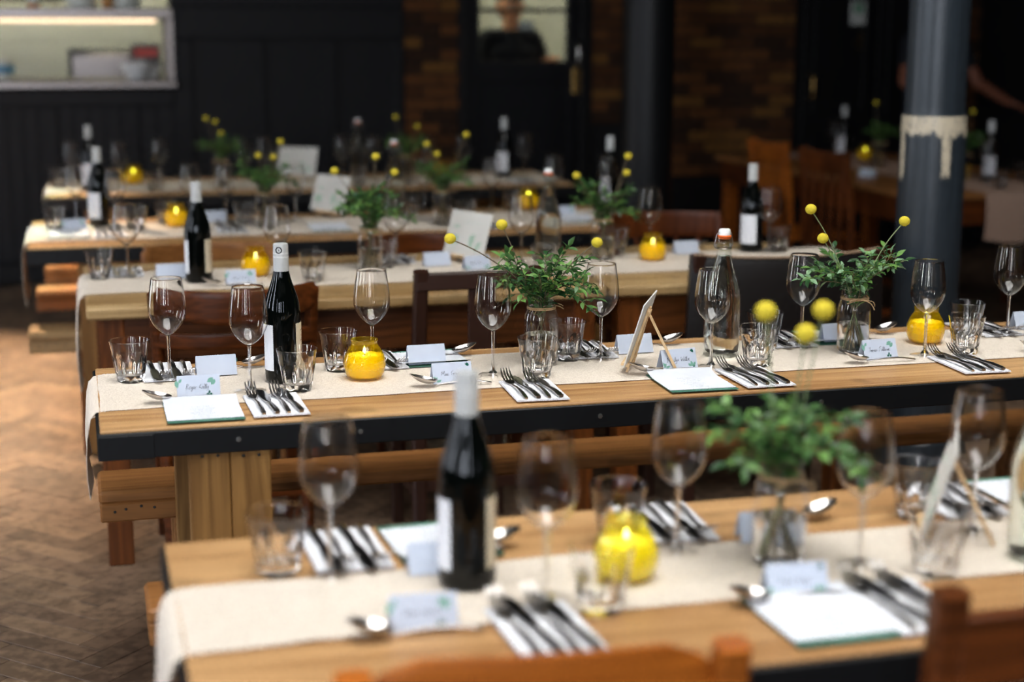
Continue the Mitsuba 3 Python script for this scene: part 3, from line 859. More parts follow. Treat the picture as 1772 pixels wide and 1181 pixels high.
chair('wooden_chair', 'orange oak chair with a shaped top rail, bottom middle of the foreground', .475, 1.595, -2, 'shaped', 'chair_orange', w=.47, top=.826)
chair('wooden_chair', 'dark square post chair in the bottom right corner of the foreground', 1.14, 1.545, 0, 'post', 'chair_brown', w=.42, top=.872)
chair('wooden_chair', 'brown bentwood chair with curved slats behind the dark bottle and wine glasses on the left', .40, 4.33, 0, 'bent', 'chair_brown', w=.44, top=.822)
chair('wooden_chair', 'dark chair with a flat top rail and splat, left of the middle jar', 1.07, 4.27, 0, 'splat', 'chair_dark', w=.37, top=.845)
chair('leather_chair', 'dark leather chair with a row of studs along its top behind the swing top bottle', 2.035, 4.33, 0, 'leather', 'chair_dark', w=.61, top=.853, seat_m='leather')
chair('wooden_chair', 'light oak chair with a curved back behind the dark bottle of the pine table', .43, 5.47, 180, 'bent_front', 'chair_oak', w=.44, top=.775)
chair('wooden_chair', 'dark brown chair behind the wine glass beside the pine table jar', 1.16, 5.47, 180, 'bent_front', 'chair_brown', w=.36, top=.785)
chair('wooden_chair', 'polished brown chair with a broad curved rail behind the yellow candle on the right', 2.06, 5.44, 180, 'bent_front', 'chair_red', w=.46, top=.84)
chair('slat_chair', 'orange lit slat back chair left of the side table, before the brick wall', 3.52, 7.72, -90, 'slats', 'chair_orange', w=.46, top=.92)
chair('slat_chair', 'dark slat back chair left of the side table, next to the column', 3.46, 6.95, -90, 'slats', 'chair_brown', w=.50, top=.93)
chair('slat_chair', 'dim chair beyond the side table at the right edge', 5.35, 7.5, 90, 'slats', 'chair_brown', w=.46, top=.9)

# ------------------------------------------------------------------ table ware: one kit of each kind
RZ = TZ + .0042      # on a runner
WZ = TZ + .0006      # on the bare boards

K = WINE = Kit()
bowl = smoothpath([(r, 0, z) for r, z in ((.0045, .1005), (.012, .1045), (.0215, .1125), (.0307, .1235), (.0372, .136), (.0404, .1492), (.0405, .162), (.0388, .181), (.036, .203), (.0325, .2245))], 30)
bt = np.gradient(bowl[:, [0, 2]], axis=0)
bt /= np.linalg.norm(bt, axis=1, keepdims=True)
bi = np.c_[bowl[:, 0] - bt[:, 1] * .0011, bowl[:, 2] + bt[:, 0] * .0011]
shell = [(0, .0996)] + [(p[0], p[2]) for p in bowl] + [(.0321, .2251)] + [tuple(q) for q in bi[::-1] if q[0] > .002] + [(0, .1022)]
K.add('bowl', lathe(shell, 56), 'solid_glass', 40)
K.add('stem', lathe([(0, .0995), (.0045, .0993), (.0043, .096), (.0036, .085), (.0033, .06), (.0036, .03), (.0048, .014), (.0085, .0078), (.0105, .0058), (0, .0056)], 24), 'solid_glass', 40)
K.add('foot', lathe([(.0325, .0003), (.0336, .0012), (.0325, .0022), (.02, .0034), (.0104, .0058)], 48), 'thin_glass', 40)

flute = lambda th: np.abs(np.cos(th * 4.5))


def tumbler_mesh(n=108):
    outer = [(.0272, .0), (.0285, .0012), (.0292, .004), (.0302, .009), (.0318, .018), (.0333, .027), (.0350, .037), (.0365, .046), (.0376, .0525), (.0382, .056), (.0386, .060), (.0392, .066), (.0403, .074), (.0420, .082), (.0434, .0885), (.0436, .0897), (.0430, .0903)]
    inner = [(.0422, .0897), (.0408, .083), (.0389, .074), (.0376, .064), (.0356, .05), (.0335, .036), (.0312, .022), (.0285, .0165), (.02, .0150)]
    prof = [(0, .0012), (.02, .0008)] + outer + inner + [(0, .0148)]
    depth = np.zeros(len(prof))
    for i, (r, z) in enumerate(prof):
        if i < 2 + len(outer) and .003 < z < .0565:
            depth[i] = .0021 * min(1, (z - .003) / .006) * (1 - .55 * max(0, (z - .045) / .012))
        elif i >= 2 + len(outer) and z > .022:
            depth[i] = -.0
    return lathe(prof, n, mod=lambda th, k, r: r - depth[k] * (1 - np.abs(np.sin(th * 4.5))) ** .8 * (1 if r > 0 else 0))


TUMBLER = Kit()
TUMBLER.add(None, tumbler_mesh(), 'solid_glass', 32)

K = BOTTLE = Kit()
bp = smoothpath([(r, 0, z) for r, z in ((.0375, .004), (.0392, .01), (.0396, .03), (.0396, .13), (.0392, .150), (.0372, .168), (.0325, .187), (.0262, .206), (.0205, .223), (.0170, .238), (.0155, .25), (.015, .262), (.015, .292))], 44)
K.add('glass', lathe([(0, .0), (.034, 0)] + [(p[0], p[2]) for p in bp] + [(0, .292)], 56), 'bottle_glass', 40)
K.add('capsule', lathe([(0, .2405), (.01655, .2405), (.0168, .242), (.0164, .27), (.0162, .297), (.0152, .3), (0, .3)], 40), 'capsule_grey', 35)
K.add('cap_ring', lathe([(.0164, .2705), (.0169, .271), (.0169, .2718), (.0164, .2723)], 40), 'capsule', 30)
K.add('cap_ring', lathe([(.0163, .2785), (.0168, .279), (.0168, .2798), (.0163, .2803)], 40), 'capsule', 30)


def wrap(a0, a1, z0, z1, r=.0401, n=24, th=.0004):
    """A paper label round the bottle, from azimuth a0 to a1 in degrees (-90 faces -y)."""
    a = np.radians(np.linspace(a0, a1, n))
    o = np.stack([np.cos(a), np.sin(a)], -1)
    v = []
    for rr in (r, r - th):
        for z in (z0, z1):
            v.append(np.c_[o * rr, np.full(n, z)])
    v = np.vstack(v)
    f = []
    for i in range(n - 1):
        A, B, C, D = i, n + i, 2 * n + i, 3 * n + i
        f += [(A, A + 1, B + 1), (A, B + 1, B), (C + 1, C, D + 1), (C, D, D + 1), (B, B + 1, D + 1), (B, D + 1, D), (A + 1, A, C), (A + 1, C, C + 1)]
    f += [(0, n, 2 * n), (n, 3 * n, 2 * n), (n - 1, 3 * n - 1, 2 * n - 1), (2 * n - 1, 3 * n - 1, 4 * n - 1)]
    return trimesh.Trimesh(v, np.array(f), process=False)


LABEL_FRONT = shape(wrap(-232, -138, .028, .128), 'bottle_label', 30)
LABEL_BACK = shape(wrap(-62, 14, .03, .13), 'back_label', 30)
LABEL_LINES = shape(cat(*[wrap(-40 + i % 2 * 5, -8, .112 - i * .011, .1145 - i * .011, .0403, 8) for i in range(5)]), 'label_print')
ringmark = unary_union([LineString([(.0062 * math.cos(a), .0062 * math.sin(a)) for a in np.linspace(0, 2 * math.pi, 30)]).buffer(.0011), LineString([(0, .0015), (.0008, -.001)]).buffer(.0008)])


def bent_print(poly, r, z, az, depth=.0003):
    m = flat(poly.segmentize(.0012) if hasattr(poly, 'segmentize') else poly, depth)
    v = np.array(m.vertices)
    a = math.radians(az) + v[:, 0] / r
    m.vertices = np.c_[(r + v[:, 2]) * np.cos(a), (r + v[:, 2]) * np.sin(a), z + v[:, 1]]
    return m


CAP_MARK = shape(bent_print(ringmark, .01655, .287, -112), 'black_plastic')


def wine_bottle(label, x, y, z, rot, mark=False):
    M = at(x, y, z, rot)
    k = BOTTLE.place('wine_bottle', label, 'bottle', M)
    put(k, 'front_label', LABEL_FRONT, M, 'white paper front label')
    b = put(k, 'back_label', LABEL_BACK, M, 'beige paper back label')
    put(b, 'print', LABEL_LINES, M)
    if mark:
        put(k, 'cap_emblem', CAP_MARK, at(x, y, z), 'dark ring emblem on the grey capsule')


K = SWING = Kit()
sp = smoothpath([(r, 0, z) for r, z in ((.041, .004), (.0425, .01), (.043, .03), (.043, .120), (.0425, .138), (.040, .155), (.0335, .18), (.0258, .205), (.0195, .228), (.0162, .243), (.0152, .252), (.0165, .256), (.0172, .262), (.016, .268), (.0158, .280))], 46)
K.add('glass', lathe([(0, .001), (.036, .0005)] + [(p[0], p[2]) for p in sp], 56), 'green_glass', 40)
wp = smoothpath([(r - .0028, 0, z) for r, z in ((.041, .012), (.043, .03), (.043, .120), (.0425, .138), (.040, .155), (.0335, .18), (.0258, .205), (.0195, .228), (.0168, .236))], 40)
K.add('water', lathe([(0, .009), (.034, .009)] + [(p[0], p[2]) for p in wp] + [(0, .236)], 56), 'water', 40)
K.add('stopper', lathe([(0, .282), (.0135, .282), (.0145, .286), (.0135, .2955), (.0115, .2985), (0, .299)], 32), 'ceramic', 35)
K.add('seal', lathe([(0, .2755), (.0135, .2755), (.0158, .279), (.0158, .283), (.0135, .2845), (0, .285)], 32), 'rubber_orange', 35)
wires = []
for sx in (-1, 1):
    wires.append(tube(smoothpath([(sx * .0145, 0, .2905), (sx * .0185, .001, .289), (sx * .0245, .002, .268), (sx * .0265, .003, .262), (sx * .023, .004, .2545), (sx * .0165, .004, .2535)], 18), .0011, 6))
    wires.append(lathe([(.0035 + .001 * math.cos(a), .001 * math.sin(a)) for a in np.linspace(0, 2 * math.pi, 6)], 14))
    wires[-1] = moved(wires[-1], sx * .0205, .004, .2595, ry=90)
wires.append(lathe([(.0168 + .001 * math.cos(a), .2535 + .001 * math.sin(a)) for a in np.linspace(0, 2 * math.pi, 6)], 28))
K.add('wire_bail', cat(*wires), 'wire', True)

rng = np.random.default_rng(5)


def jar_mod(th, k, r):
    q = np.stack([np.cos(th) * 5.5, np.sin(th) * 5.5, np.full(len(th), k * .55)], -1)
    ridge = np.abs(meshkit.noise(q, 2) - .5) * 2
    return r * (1 + .030 * np.minimum(ridge, .35) + .008 * meshkit.noise(q * 2.3, 5) - .008)


def candle(glass):
    K = Kit()
    jp = smoothpath([(r, 0, z) for r, z in ((.031, .0015), (.036, .004), (.0425, .016), (.0458, .029), (.0455, .040), (.0415, .053), (.035, .066), (.0295, .075), (.0278, .0795), (.0288, .0825), (.0298, .0862), (.0292, .0875))], 56)
    K.add('jar', lathe([(0, .0012), (.02, .001)] + [(p[0], p[2]) for p in jp], 110, mod=lambda th, k, r: jar_mod(th, k, r) if 4 < k < 47 else np.full(len(th), r)), glass, True)
    wp = smoothpath([(r - .0032, 0, z) for r, z in ((.032, .0045), (.0378, .008), (.0432, .018), (.0455, .029), (.0455, .0395), (.0432, .047), (.0408, .0525))], 20)
    K.add('wax', lathe([(0, .0035)] + [(p[0], p[2]) for p in wp] + [(.034, .052), (.024, .0507), (.012, .0497), (0, .0494)], 48), 'wax', 30)
    K.add('wick', tube([(0, 0, .0494), (.0005, 0, .0555)], .0008, 6), 'wick')
    K.add('flame', lathe([(0, .055), (.0022, .057), (.0031, .0605), (.0026, .065), (.0012, .0695), (0, .0723)], 14), 'white_plastic', True, emitter={'type': 'area', 'radiance': rgb(FLAME), 'sampling_weight': .08})
    return K


CANDLE, LEMON = candle('amber_glass'), candle('lemon_glass')

K = JAR = Kit()
vp = smoothpath([(r, 0, z) for r, z in ((.034, .001), (.0375, .005), (.0392, .012), (.0392, .095), (.0388, .106), (.0362, .119), (.032, .129), (.0302, .134), (.0302, .140), (.0316, .1425), (.0304, .145), (.0316, .1475), (.0304, .150), (.0316, .1525), (.0308, .156), (.0316, .161), (.031, .163))], 60)
K.add('glass', lathe([(0, .002), (.02, .0012)] + [(p[0], p[2]) for p in vp], 56), 'thin_glass', 40)
K.add('water', lathe([(0, .006), (.033, .006), (.0362, .012), (.0366, .02), (.0366, .072), (0, .072)], 48), 'water', 40)
tw = [lathe([(.0318 + .0016 * math.cos(a), zz + .0016 * math.sin(a)) for a in np.linspace(0, 2 * math.pi, 6)], 32) for zz in (.131, .1345)]
tw += [tube(smoothpath([(-.012, -.033, .132), (-.026, -.04, .136), (-.042, -.036, .132)], 12), .0014, 5), tube(smoothpath([(-.012, -.033, .133), (-.03, -.036, .131), (-.045, -.03, .126)], 12), .0014, 5),
       tube(smoothpath([(-.008, -.034, .132), (.012, -.041, .126), (.026, -.042, .108)], 12), .0014, 5), tube(smoothpath([(-.008, -.034, .132), (.018, -.04, .129), (.036, -.03, .114)], 12), .0014, 5)]
K.add('twine', cat(*tw), 'twine', True)


# cutlery: length along +y from the handle's end, on its back at z = 0
def handle(L, w0, w1, y1, thick=.0022, arch=.006):
    ys = np.linspace(0, y1, 16)
    t = ys / y1
    z = thick + arch * np.sin(t * math.pi) * (1 - .3 * t)
    w = w1 + (w0 - w1) * (1 - t) ** 1.3
    w[0] *= .7
    return sweep(np.stack([ys * 0, ys, z], -1), w, thick * (1 - .25 * t), 10, .8)


K = FORK = Kit()
K.add('handle', handle(.2, .0052, .0026, .128), 'silver', 50)
hd = [sweep(np.array([(0, .126, .0035), (0, .136, .0032), (0, .146, .0042), (0, .156, .006)]), [.0026, .006, .0105, .0118], [.0016, .0013, .0011, .001], 10, .7)]
for i in range(4):
    xx = (i - 1.5) * .0064
    hd.append(sweep(np.array([(xx, .152, .0055), (xx, .165, .0078), (xx, .18, .0125), (xx * .97, .193, .0195), (xx * .95, .2, .0245)]), [.0021, .002, .0019, .0016, .0008], [.001, .001, .001, .001, .0008], 8, .6))
K.add('head', cat(*hd), 'silver', 50)
K = KNIFE = Kit()
K.add('handle', handle(.2, .0068, .005, .095, .0034, .003), 'knife_steel', 50)
K.add('blade', sweep(np.array([(0, .092, .0045), (.0005, .11, .0045), (.001, .15, .0042), (.001, .185, .004), (-.001, .203, .004), (-.003, .209, .004)]), [.005, .0085, .0098, .0102, .008, .0015], [.0018, .0012, .0009, .0008, .0007, .0006], 8, .7), 'knife_steel', 50)


def spoon_bowl():
    n, m = 20, 26
    v = []
    for off in (0, .0011):
        for i in range(n):
            q = i / (n - 1)
            for j in range(m):
                a = j * 2 * math.pi / m
                rr = q
                yy = .030 * math.sin(a) * rr
                xx = (.0195 - .0025 * math.sin(a)) * math.cos(a) * rr
                v.append((xx, .147 + yy, .0012 + .0105 * rr ** 2.2 + .015 * ((yy + .03) / .06) ** 1.3 + off))
    idx = np.arange(2 * n * m).reshape(2, n, m)
    f = []
    for i in range(n - 1):
        for j in range(m):
            k = (j + 1) % m
            a, b, c, d = idx[0, i, j], idx[0, i, k], idx[0, i + 1, k], idx[0, i + 1, j]
            f += [(a, b, c), (a, c, d)]
            a, b, c, d = idx[1, i, j], idx[1, i, k], idx[1, i + 1, k], idx[1, i + 1, j]
            f += [(a, c, b), (a, d, c)]
    for j in range(m):
        k = (j + 1) % m
        a, b, c, d = idx[0, n - 1, j], idx[0, n - 1, k], idx[1, n - 1, k], idx[1, n - 1, j]
        f += [(a, b, c), (a, c, d)]
    me = trimesh.Trimesh(np.array(v), np.array(f), process=False)
    if me.volume < 0:
        me.invert()
    return me


K = SPOON = Kit()
K.add('handle', handle(.175, .005, .0022, .12, .0018, .0075), 'silver', 50)
K.add('bowl', spoon_bowl(), 'silver', 50)

# napkins, menus, place cards, easels
K = NAPKIN = Kit()
K.add(None, cat(bx(-.056, .056, 0, .19, 0, .0012, .0005), bx(-.0555, .0555, .001, .189, .0013, .0024, .0005), bx(-.055, .055, .0015, .1885, .0025, .0036, .0005)), 'napkin')


def leafpoly(cx, cy, L, w, ang):
    t = np.linspace(0, 1, 10)
    up = np.c_[t * L, w * np.sin(t * math.pi) ** .8]
    p = np.vstack([up, up[::-1] * [1, -1]])
    a = math.radians(ang)
    return Polygon(np.c_[cx + p[:, 0] * math.cos(a) - p[:, 1] * math.sin(a), cy + p[:, 0] * math.sin(a) + p[:, 1] * math.cos(a)]).buffer(0)


K = MENU = Kit()
i = K.add('backing_card', bx(-.075, .075, 0, .18, 0, .0007), 'menu_green', label='green backing card')
K.add('leaf_print', moved(flat(unary_union([leafpoly(-.02 + q * .0065, .004 + (q % 2) * .002, .011, .0021, 65 - q * 7) for q in range(11)]), .0003), 0, 0, .0009), 'leaf_print', under=i)
n = 12
ys = np.linspace(.016, .178, n)
zz = .0012 + .010 * np.clip((ys - .12) / .06, 0, 1) ** 2
v = np.vstack([np.c_[np.full(n, x), ys, zz + dz] for dz in (0, .0005) for x in (-.0745, .0745)])
f = []
for q in range(n - 1):
    a, b, c, d = q, n + q, 2 * n + q, 3 * n + q
    f += [(a, a + 1, b), (b, a + 1, b + 1), (c, d, c + 1), (d, d + 1, c + 1)]
    f += [(a, c, c + 1), (a, c + 1, a + 1), (b, b + 1, d + 1), (b, d + 1, d)]
f += [(0, n, 2 * n), (n, 3 * n, 2 * n), (n - 1, 3 * n - 1, 2 * n - 1), (2 * n - 1, 3 * n - 1, 4 * n - 1)]
j = K.add('menu_sheet', trimesh.Trimesh(v, np.array(f), process=False), 'paper', 30, label='white menu sheet with a raised top edge')
K.add('heading_print', moved(flat(unary_union([sbox(-.021 + q * .0056, .1195 + (q % 2) * .0004, -.0188 + q * .0056, .1222) for q in range(8)]), .0002), 0, 0, .0018), 'print_grey', under=j)
K.add('text_print', moved(flat(unary_union([sbox(-.026 + (q % 3) * .004, .103 - q * .0115, .026 - (q % 3) * .005, .1038 - q * .0115) for q in range(7)]), .0002), 0, 0, .0018), 'print_grey', under=j)

# a small hand: strokes for the letters on the place cards
HAND = {'R': [[(0, 0), (.1, 1)], [(.02, .9), (.35, 1.02), (.5, .8), (.1, .5), (.55, 0)]], 'K': [[(.05, 1), (0, 0)], [(.5, .95), (.06, .45), (.55, 0)]], 'M': [[(0, 0), (.1, 1), (.35, .3), (.6, 1), (.72, 0)]],
        'W': [[(0, 1), (.15, 0), (.35, .7), (.55, 0), (.75, 1)]], 'J': [[(.1, .95), (.5, 1)], [(.35, 1), (.3, .1), (.1, -.1), (-.02, .12)]], 'F': [[(.08, 1), (0, 0)], [(.06, 1), (.5, 1.02)], [(.04, .55), (.35, .56)]],
        'G': [[(.5, .85), (.25, 1), (.02, .55), (.2, .02), (.5, .15), (.5, .45), (.3, .42)]], 'o': [[(.18, .5), (.02, .25), (.18, 0), (.34, .25), (.18, .5), (.4, .42)]], 'g': [[(.3, .45), (.05, .3), (.15, .05), (.32, .4), (.28, -.35), (.05, -.4), (.4, .1)]],
        'e': [[(0, .22), (.28, .3), (.18, .52), (.02, .25), (.15, 0), (.38, .12)]], 'r': [[(0, .48), (.05, 0), (.08, .35), (.28, .5)]], 'l': [[(0, .1), (.18, .9), (.1, .98), (.06, .1), (.2, 0), (.3, .12)]], 'y': [[(0, .48), (.1, .1), (.28, .45)], [(.28, .5), (.18, -.3), (-.02, -.38)]],
        'a': [[(.28, .45), (.06, .35), (.1, .02), (.28, .4), (.3, 0), (.4, .1)]], 'i': [[(0, .45), (.05, 0), (.18, .1)], [(.03, .68), (.05, .7)]], 'n': [[(0, .48), (.04, 0), (.06, .35), (.22, .48), (.26, 0), (.36, .1)]], 'm': [[(0, .48), (.03, 0), (.06, .38), (.18, .46), (.2, 0), (.24, .38), (.36, .46), (.4, 0), (.5, .1)]],
        's': [[(.25, .48), (.05, .38), (.24, .18), (.02, .02)]], 'k': [[(.02, 0), (.1, .95)], [(.28, .45), (.06, .22), (.3, 0)]], ' ': []}
WIDE = {'M': .82, 'W': .85, 'm': .55, 'l': .26, 'i': .24, ' ': .45, 'R': .55, 'K': .52, 'G': .6, 'J': .52, 'F': .48}


def handwriting(text, h):
    x, out = 0, []
    for ch in text:
        for st in HAND[ch]:
            p = np.array(st) + [x, 0]
            p[:, 0] += p[:, 1] * .12
            q = smoothpath(np.c_[p, p[:, 0] * 0], 10)[:, :2] if len(p) > 2 else p
            out.append(LineString(q * h).buffer(.00035, 3))
        x += WIDE.get(ch, .4)
    g = unary_union(out)
    c = g.bounds
    import shapely.affinity as aff
    return aff.translate(g, -(c[0] + c[2]) / 2, 0)


CW, CH_, CD = .088, .043, .017


def on_face(poly, depth=.0002):
    """Flat print laid on the front face of a place card (x along the card, y up its face)."""
    return moved(flat(poly, depth), 0, -CD - .0003, .0008, rx=math.degrees(math.atan2(CH_, CD)))


def tent():
    up = math.hypot(CH_, CD)
    f = []
    for s in (-1, 1):
        f.append(hull([(x, s * CD + o * s, .0003) for x in (-CW / 2, CW / 2) for o in (0, .0006)] + [(x, o * s, CH_) for x in (-CW / 2, CW / 2) for o in (0, .0006)]))
    return cat(*f)


TENT = shape(tent(), 'card_paper')
SPRAYS = [([leafpoly(-.043, .020, .016, .0042, 100), leafpoly(-.040, .03, .01, .003, 60), leafpoly(.018, .03, .015, .0045, 35), leafpoly(.026, .024, .014, .0042, 55)]),
          ([leafpoly(-.041, .004, .012, .0028, 60), leafpoly(-.037, .004, .012, .0026, 20), leafpoly(-.039, .008, .009, .0025, 110), leafpoly(.031, .003, .013, .003, 100), leafpoly(.033, .003, .012, .003, 60), leafpoly(.029, .003, .011, .003, 140)])]
CORNERS = [([leafpoly(.022, .004, .006, .0026, 20), leafpoly(.021, .004, .006, .0026, 160), leafpoly(.0215, .006, .007, .0022, 90)]), ([leafpoly(.030, .041, .010, .0026, -30), leafpoly(.034, .043, .009, .0026, -70), leafpoly(.031, .003, .007, .0024, 10)])]

MOTIFS = [[shape(on_face(q), 'leaf_print') for q in SPRAYS[i]] + [shape(on_face(q), 'leaf_print_dark') for q in CORNERS[i]] for i in (0, 1)]


def scribble(seed):
    """A name written too small to read."""
    r = np.random.default_rng(seed)
    x = np.linspace(-.022, .022, 34)
    y = .0045 + .003 * np.sin(x * 1900 + r.uniform(0, 6)) * r.uniform(.4, 1, 34)
    y[[3, 20]] += .005
    return unary_union([LineString(np.c_[x[:15], y[:15]]).buffer(.0004), LineString(np.c_[x[18:], y[18:]]).buffer(.0004)])


def place_card(label, x, y, z, rz, text=None, variant=0, front=True):
    k = thing('place_card', label, 'place card')
    M = at(x, y, z, rz if front else rz + 180)
    put(k, 'card', TENT, M)
    for d in MOTIFS[variant]:
        put(k, 'leaf_motif', d, M)
    if text:
        put(k, 'handwriting', shape(on_face(__import__('shapely.affinity', fromlist=['x']).translate(handwriting(text, .0105) if isinstance(text, str) else scribble(text), -.003, .0165)), 'ink'), M, 'handwritten name in dark ink')


K = EASEL = Kit()      # a small wooden easel, the card facing -y, leaning back


def lean(m):
    return moved(m, rx=-17)


i = K.add('menu_board', lean(bx(-.105, .105, -.006, -.003, .02, .168, .0008)), 'board_card', label='white printed board')
for pb in [sbox(-.085, .055, -.045, .085), sbox(-.075, .11, -.05, .118), leafpoly(.02, .05, .05, .012, 70), leafpoly(.034, .045, .05, .01, 110), leafpoly(.05, .04, .045, .01, 50)]:
    K.add('print_block', lean(moved(flat(pb, .0003), 0, -.0061, .0, rx=90)), 'pale_green_print', under=i)
for pb in [sbox(-.085, .05 - q * .008, -.045, .052 - q * .008) for q in range(2)] + [sbox(-.03, .13, .06, .132)]:
    K.add('print_line', lean(moved(flat(pb, .0003), 0, -.0061, .0, rx=90)), 'pale_print', under=i)
for sx in (-1, 1):
    K.add('front_leg', lean(sweep(np.array([(sx * .05, .001, .0), (sx * .012, .001, .145)]), .005, .0035, 4, up=(0, 1, 0))), 'easel_wood')
K.add('ledge', lean(bx(-.062, .062, -.016, .003, .013, .021, .001)), 'easel_wood')
K.add('top_bar', lean(bx(-.02, .02, -.001, .006, .128, .14, .001)), 'easel_wood')
K.add('rear_leg', sweep(np.array([(0, .042, .125), (0, .105, .0)]), .005, .0035, 4), 'easel_wood')


# ------------------------------------------------------------------ leaves, sprigs and yellow ball flowers in the jars
def leaf_mesh():
    st = [(0, .0), (.18, .55), (.42, 1.0), (.7, .72), (1, 0)]
    v, f = [], []
    for x, w in st:
        zc = .06 * math.sin(x * 3.1) - .10 * x * x
        v += [(x, -w * .23, zc + .06 * w), (x, 0, zc), (x, w * .23, zc + .06 * w)]
    for i in range(len(st) - 1):
        a, b = 3 * i, 3 * i + 3
        f += [(a, b, b + 1), (a, b + 1, a + 1), (a + 1, b + 1, b + 2), (a + 1, b + 2, a + 2)]
    v = np.array(v)
    v[:, 2] += .0
    keep = trimesh.Trimesh(v, np.array(f), process=False)
    return keep


LEAF = leaf_mesh()
LEAVES = {m: shape(LEAF, m, True) for m in ('leaf', 'leaf_light', 'leaf_pale', 'leaf_dark')}


def frame_of(p, d, up, s):
    d = d / np.linalg.norm(d)
    y = np.cross(up, d)
    y /= np.linalg.norm(y) + 1e-9
    z = np.cross(d, y)
    M = np.eye(4)
    M[:3, 0], M[:3, 1], M[:3, 2], M[:3, 3] = d * s, y * s, z * s, p
    return M


def sprig(rnd, az, el, L, droop):
    """(stem paths, leaf matrices) of one sprig standing in a jar at the origin."""
    d = np.array([math.cos(az), math.sin(az), 0])
    z = np.array([0, 0, 1.0])
    p = [-d * .02 + z * .012, d * .004 + z * .10, d * .019 + z * .163]
    e = el
    q = p[-1]
    for s in range(4):
        q = q + L / 4 * (d * math.cos(e) + z * math.sin(e)) + rnd.normal(0, .003, 3)
        p.append(q)
        e -= droop / 3
    main = smoothpath(p, 40)
    paths, leaves = [(main, np.linspace(.0017, .0007, 40))], []

    def along(path, start, step, size):
        seg = np.linalg.norm(np.diff(path, axis=0), axis=1)
        cum = np.r_[0, np.cumsum(seg)]
        s, side = start, 1
        while s < cum[-1]:
            i = min(np.searchsorted(cum, s), len(path) - 2)
            t = path[i + 1] - path[i]
            t /= np.linalg.norm(t)
            b = np.cross(t, z + rnd.normal(0, .35, 3))
            b /= np.linalg.norm(b)
            for sd in (1, -1):
                dd = t * .55 + sd * b * .85 + z * rnd.uniform(-.25, .35) + rnd.normal(0, .12, 3)
                upv = z + rnd.normal(0, .4, 3)
                leaves.append(frame_of(path[i], dd, upv, size * rnd.uniform(.8, 1.2)))
            s += step * rnd.uniform(.85, 1.15)
        t = path[-1] - path[-2]
        leaves.append(frame_of(path[-1], t + rnd.normal(0, .02, 3) * np.linalg.norm(t), z + rnd.normal(0, .3, 3), size * 1.15))
    outer = main[16:]
    along(outer, .004, .0125, .026)
    for j in (6, 11, 15, 19):
        b = outer[j]
        t = outer[j + 1] - outer[j - 1]
        t /= np.linalg.norm(t)
        sdir = np.cross(t, z)
        sdir /= np.linalg.norm(sdir) + 1e-9
        sg = 1 if rnd.random() < .5 else -1
        dirv = t * .6 + sdir * sg * .75 + z * rnd.uniform(.0, .6)
        dirv /= np.linalg.norm(dirv)
        l = L * rnd.uniform(.28, .45)
        tw_ = smoothpath([b, b + dirv * l * .5 + z * .004, b + dirv * l + z * rnd.uniform(-.012, .01)], 12)
        paths.append((tw_, np.linspace(.0009, .0005, 12)))
        along(tw_, .010, .0125, .024)
    return paths, leaves


def foliage(label, group, x, y, specs, seed, palette, single):
    """Several sprigs in the jar at (x, y); single: every leaf a part of its own."""
    rnd = np.random.default_rng(seed)
    said = set()
    for az, el, L, droop in specs:
        a = az % 360
        side = ['right', 'away and right', 'away', 'away and left', 'left', 'front left', 'to the front', 'front right'][int((a + 22.5) // 45) % 8]
        way = 'upright' if el > 70 else 'high' if el > 45 else 'slanting' if el > 20 else 'low'
        lb = f'{way} green sprig leaning {side} in the {label}'
        lb = lb if lb not in said else f'shorter {lb}'
        said.add(lb)
        k = thing('green_sprig', lb, 'foliage', group)
        paths, leaves = sprig(rnd, math.radians(az), math.radians(el), L, math.radians(droop))
        base = at(x, y, TZ + .0015)
        put(k, 'stem', shape(cat(*[sweep(p, r, r, 6, up=(.3, .2, .9)) for p, r in paths]), 'twig', True), base)
        off = np.eye(4)
        off[:3, 3] = (x, y, TZ + .0015)
        if single:
            for M in leaves:
                put(k, 'leaf', LEAVES[palette[rnd.integers(len(palette))]], T((off @ M).tolist()))
        else:
            half = {}
            for M in leaves:
                half.setdefault(palette[rnd.integers(len(palette))], []).append(M)
            for m_, Ms in half.items():
                put(k, 'leaves', shape(cat(*[LEAF.copy().apply_transform(M) for M in Ms]), m_, True), base, kind='stuff')


BALL = {}
for lv in (3, 4):
    b = trimesh.creation.icosphere(subdivisions=lv, radius=1.0)
    dv = np.array(b.vertices)
    nn = meshkit.noise(dv * 13 + 50, 3)
    b.vertices = dv * (1 + .10 * (nn[:, None] - .5)) * [1, 1, .93]
    BALL[lv] = shape(b, 'craspedia', True)


def ball_flower(label, x, y, head, r=.0128, near=True, green=False):
    """A yellow ball flower: its stem rises from the jar at (x, y) to the head."""
    k = thing('ball_flower', label, 'flower')
    h = np.array(head)
    o = np.array([x, y, TZ])
    d = (h - o) * [1, 1, 0]
    L = np.linalg.norm(d) + 1e-6
    u = d / L
    pts = [o + [0, 0, .014] - u * .022, o + [0, 0, .158] + u * min(.02, L * .3)]
    mid = pts[1] * .5 + h * .5 + [0, 0, .018 if L > .1 else .004]
    stem_end = h + (mid - h) / np.linalg.norm(mid - h) * r * .9
    put(k, 'stem', shape(sweep(smoothpath([*pts, mid, stem_end], 26), .0013, .0013, 6, up=(.3, .2, .9)), 'flower_stem_green' if green else 'flower_stem', True))
    put(k, 'head', BALL[4 if near else 3], T().translate([*h]).scale([r, r, r]))


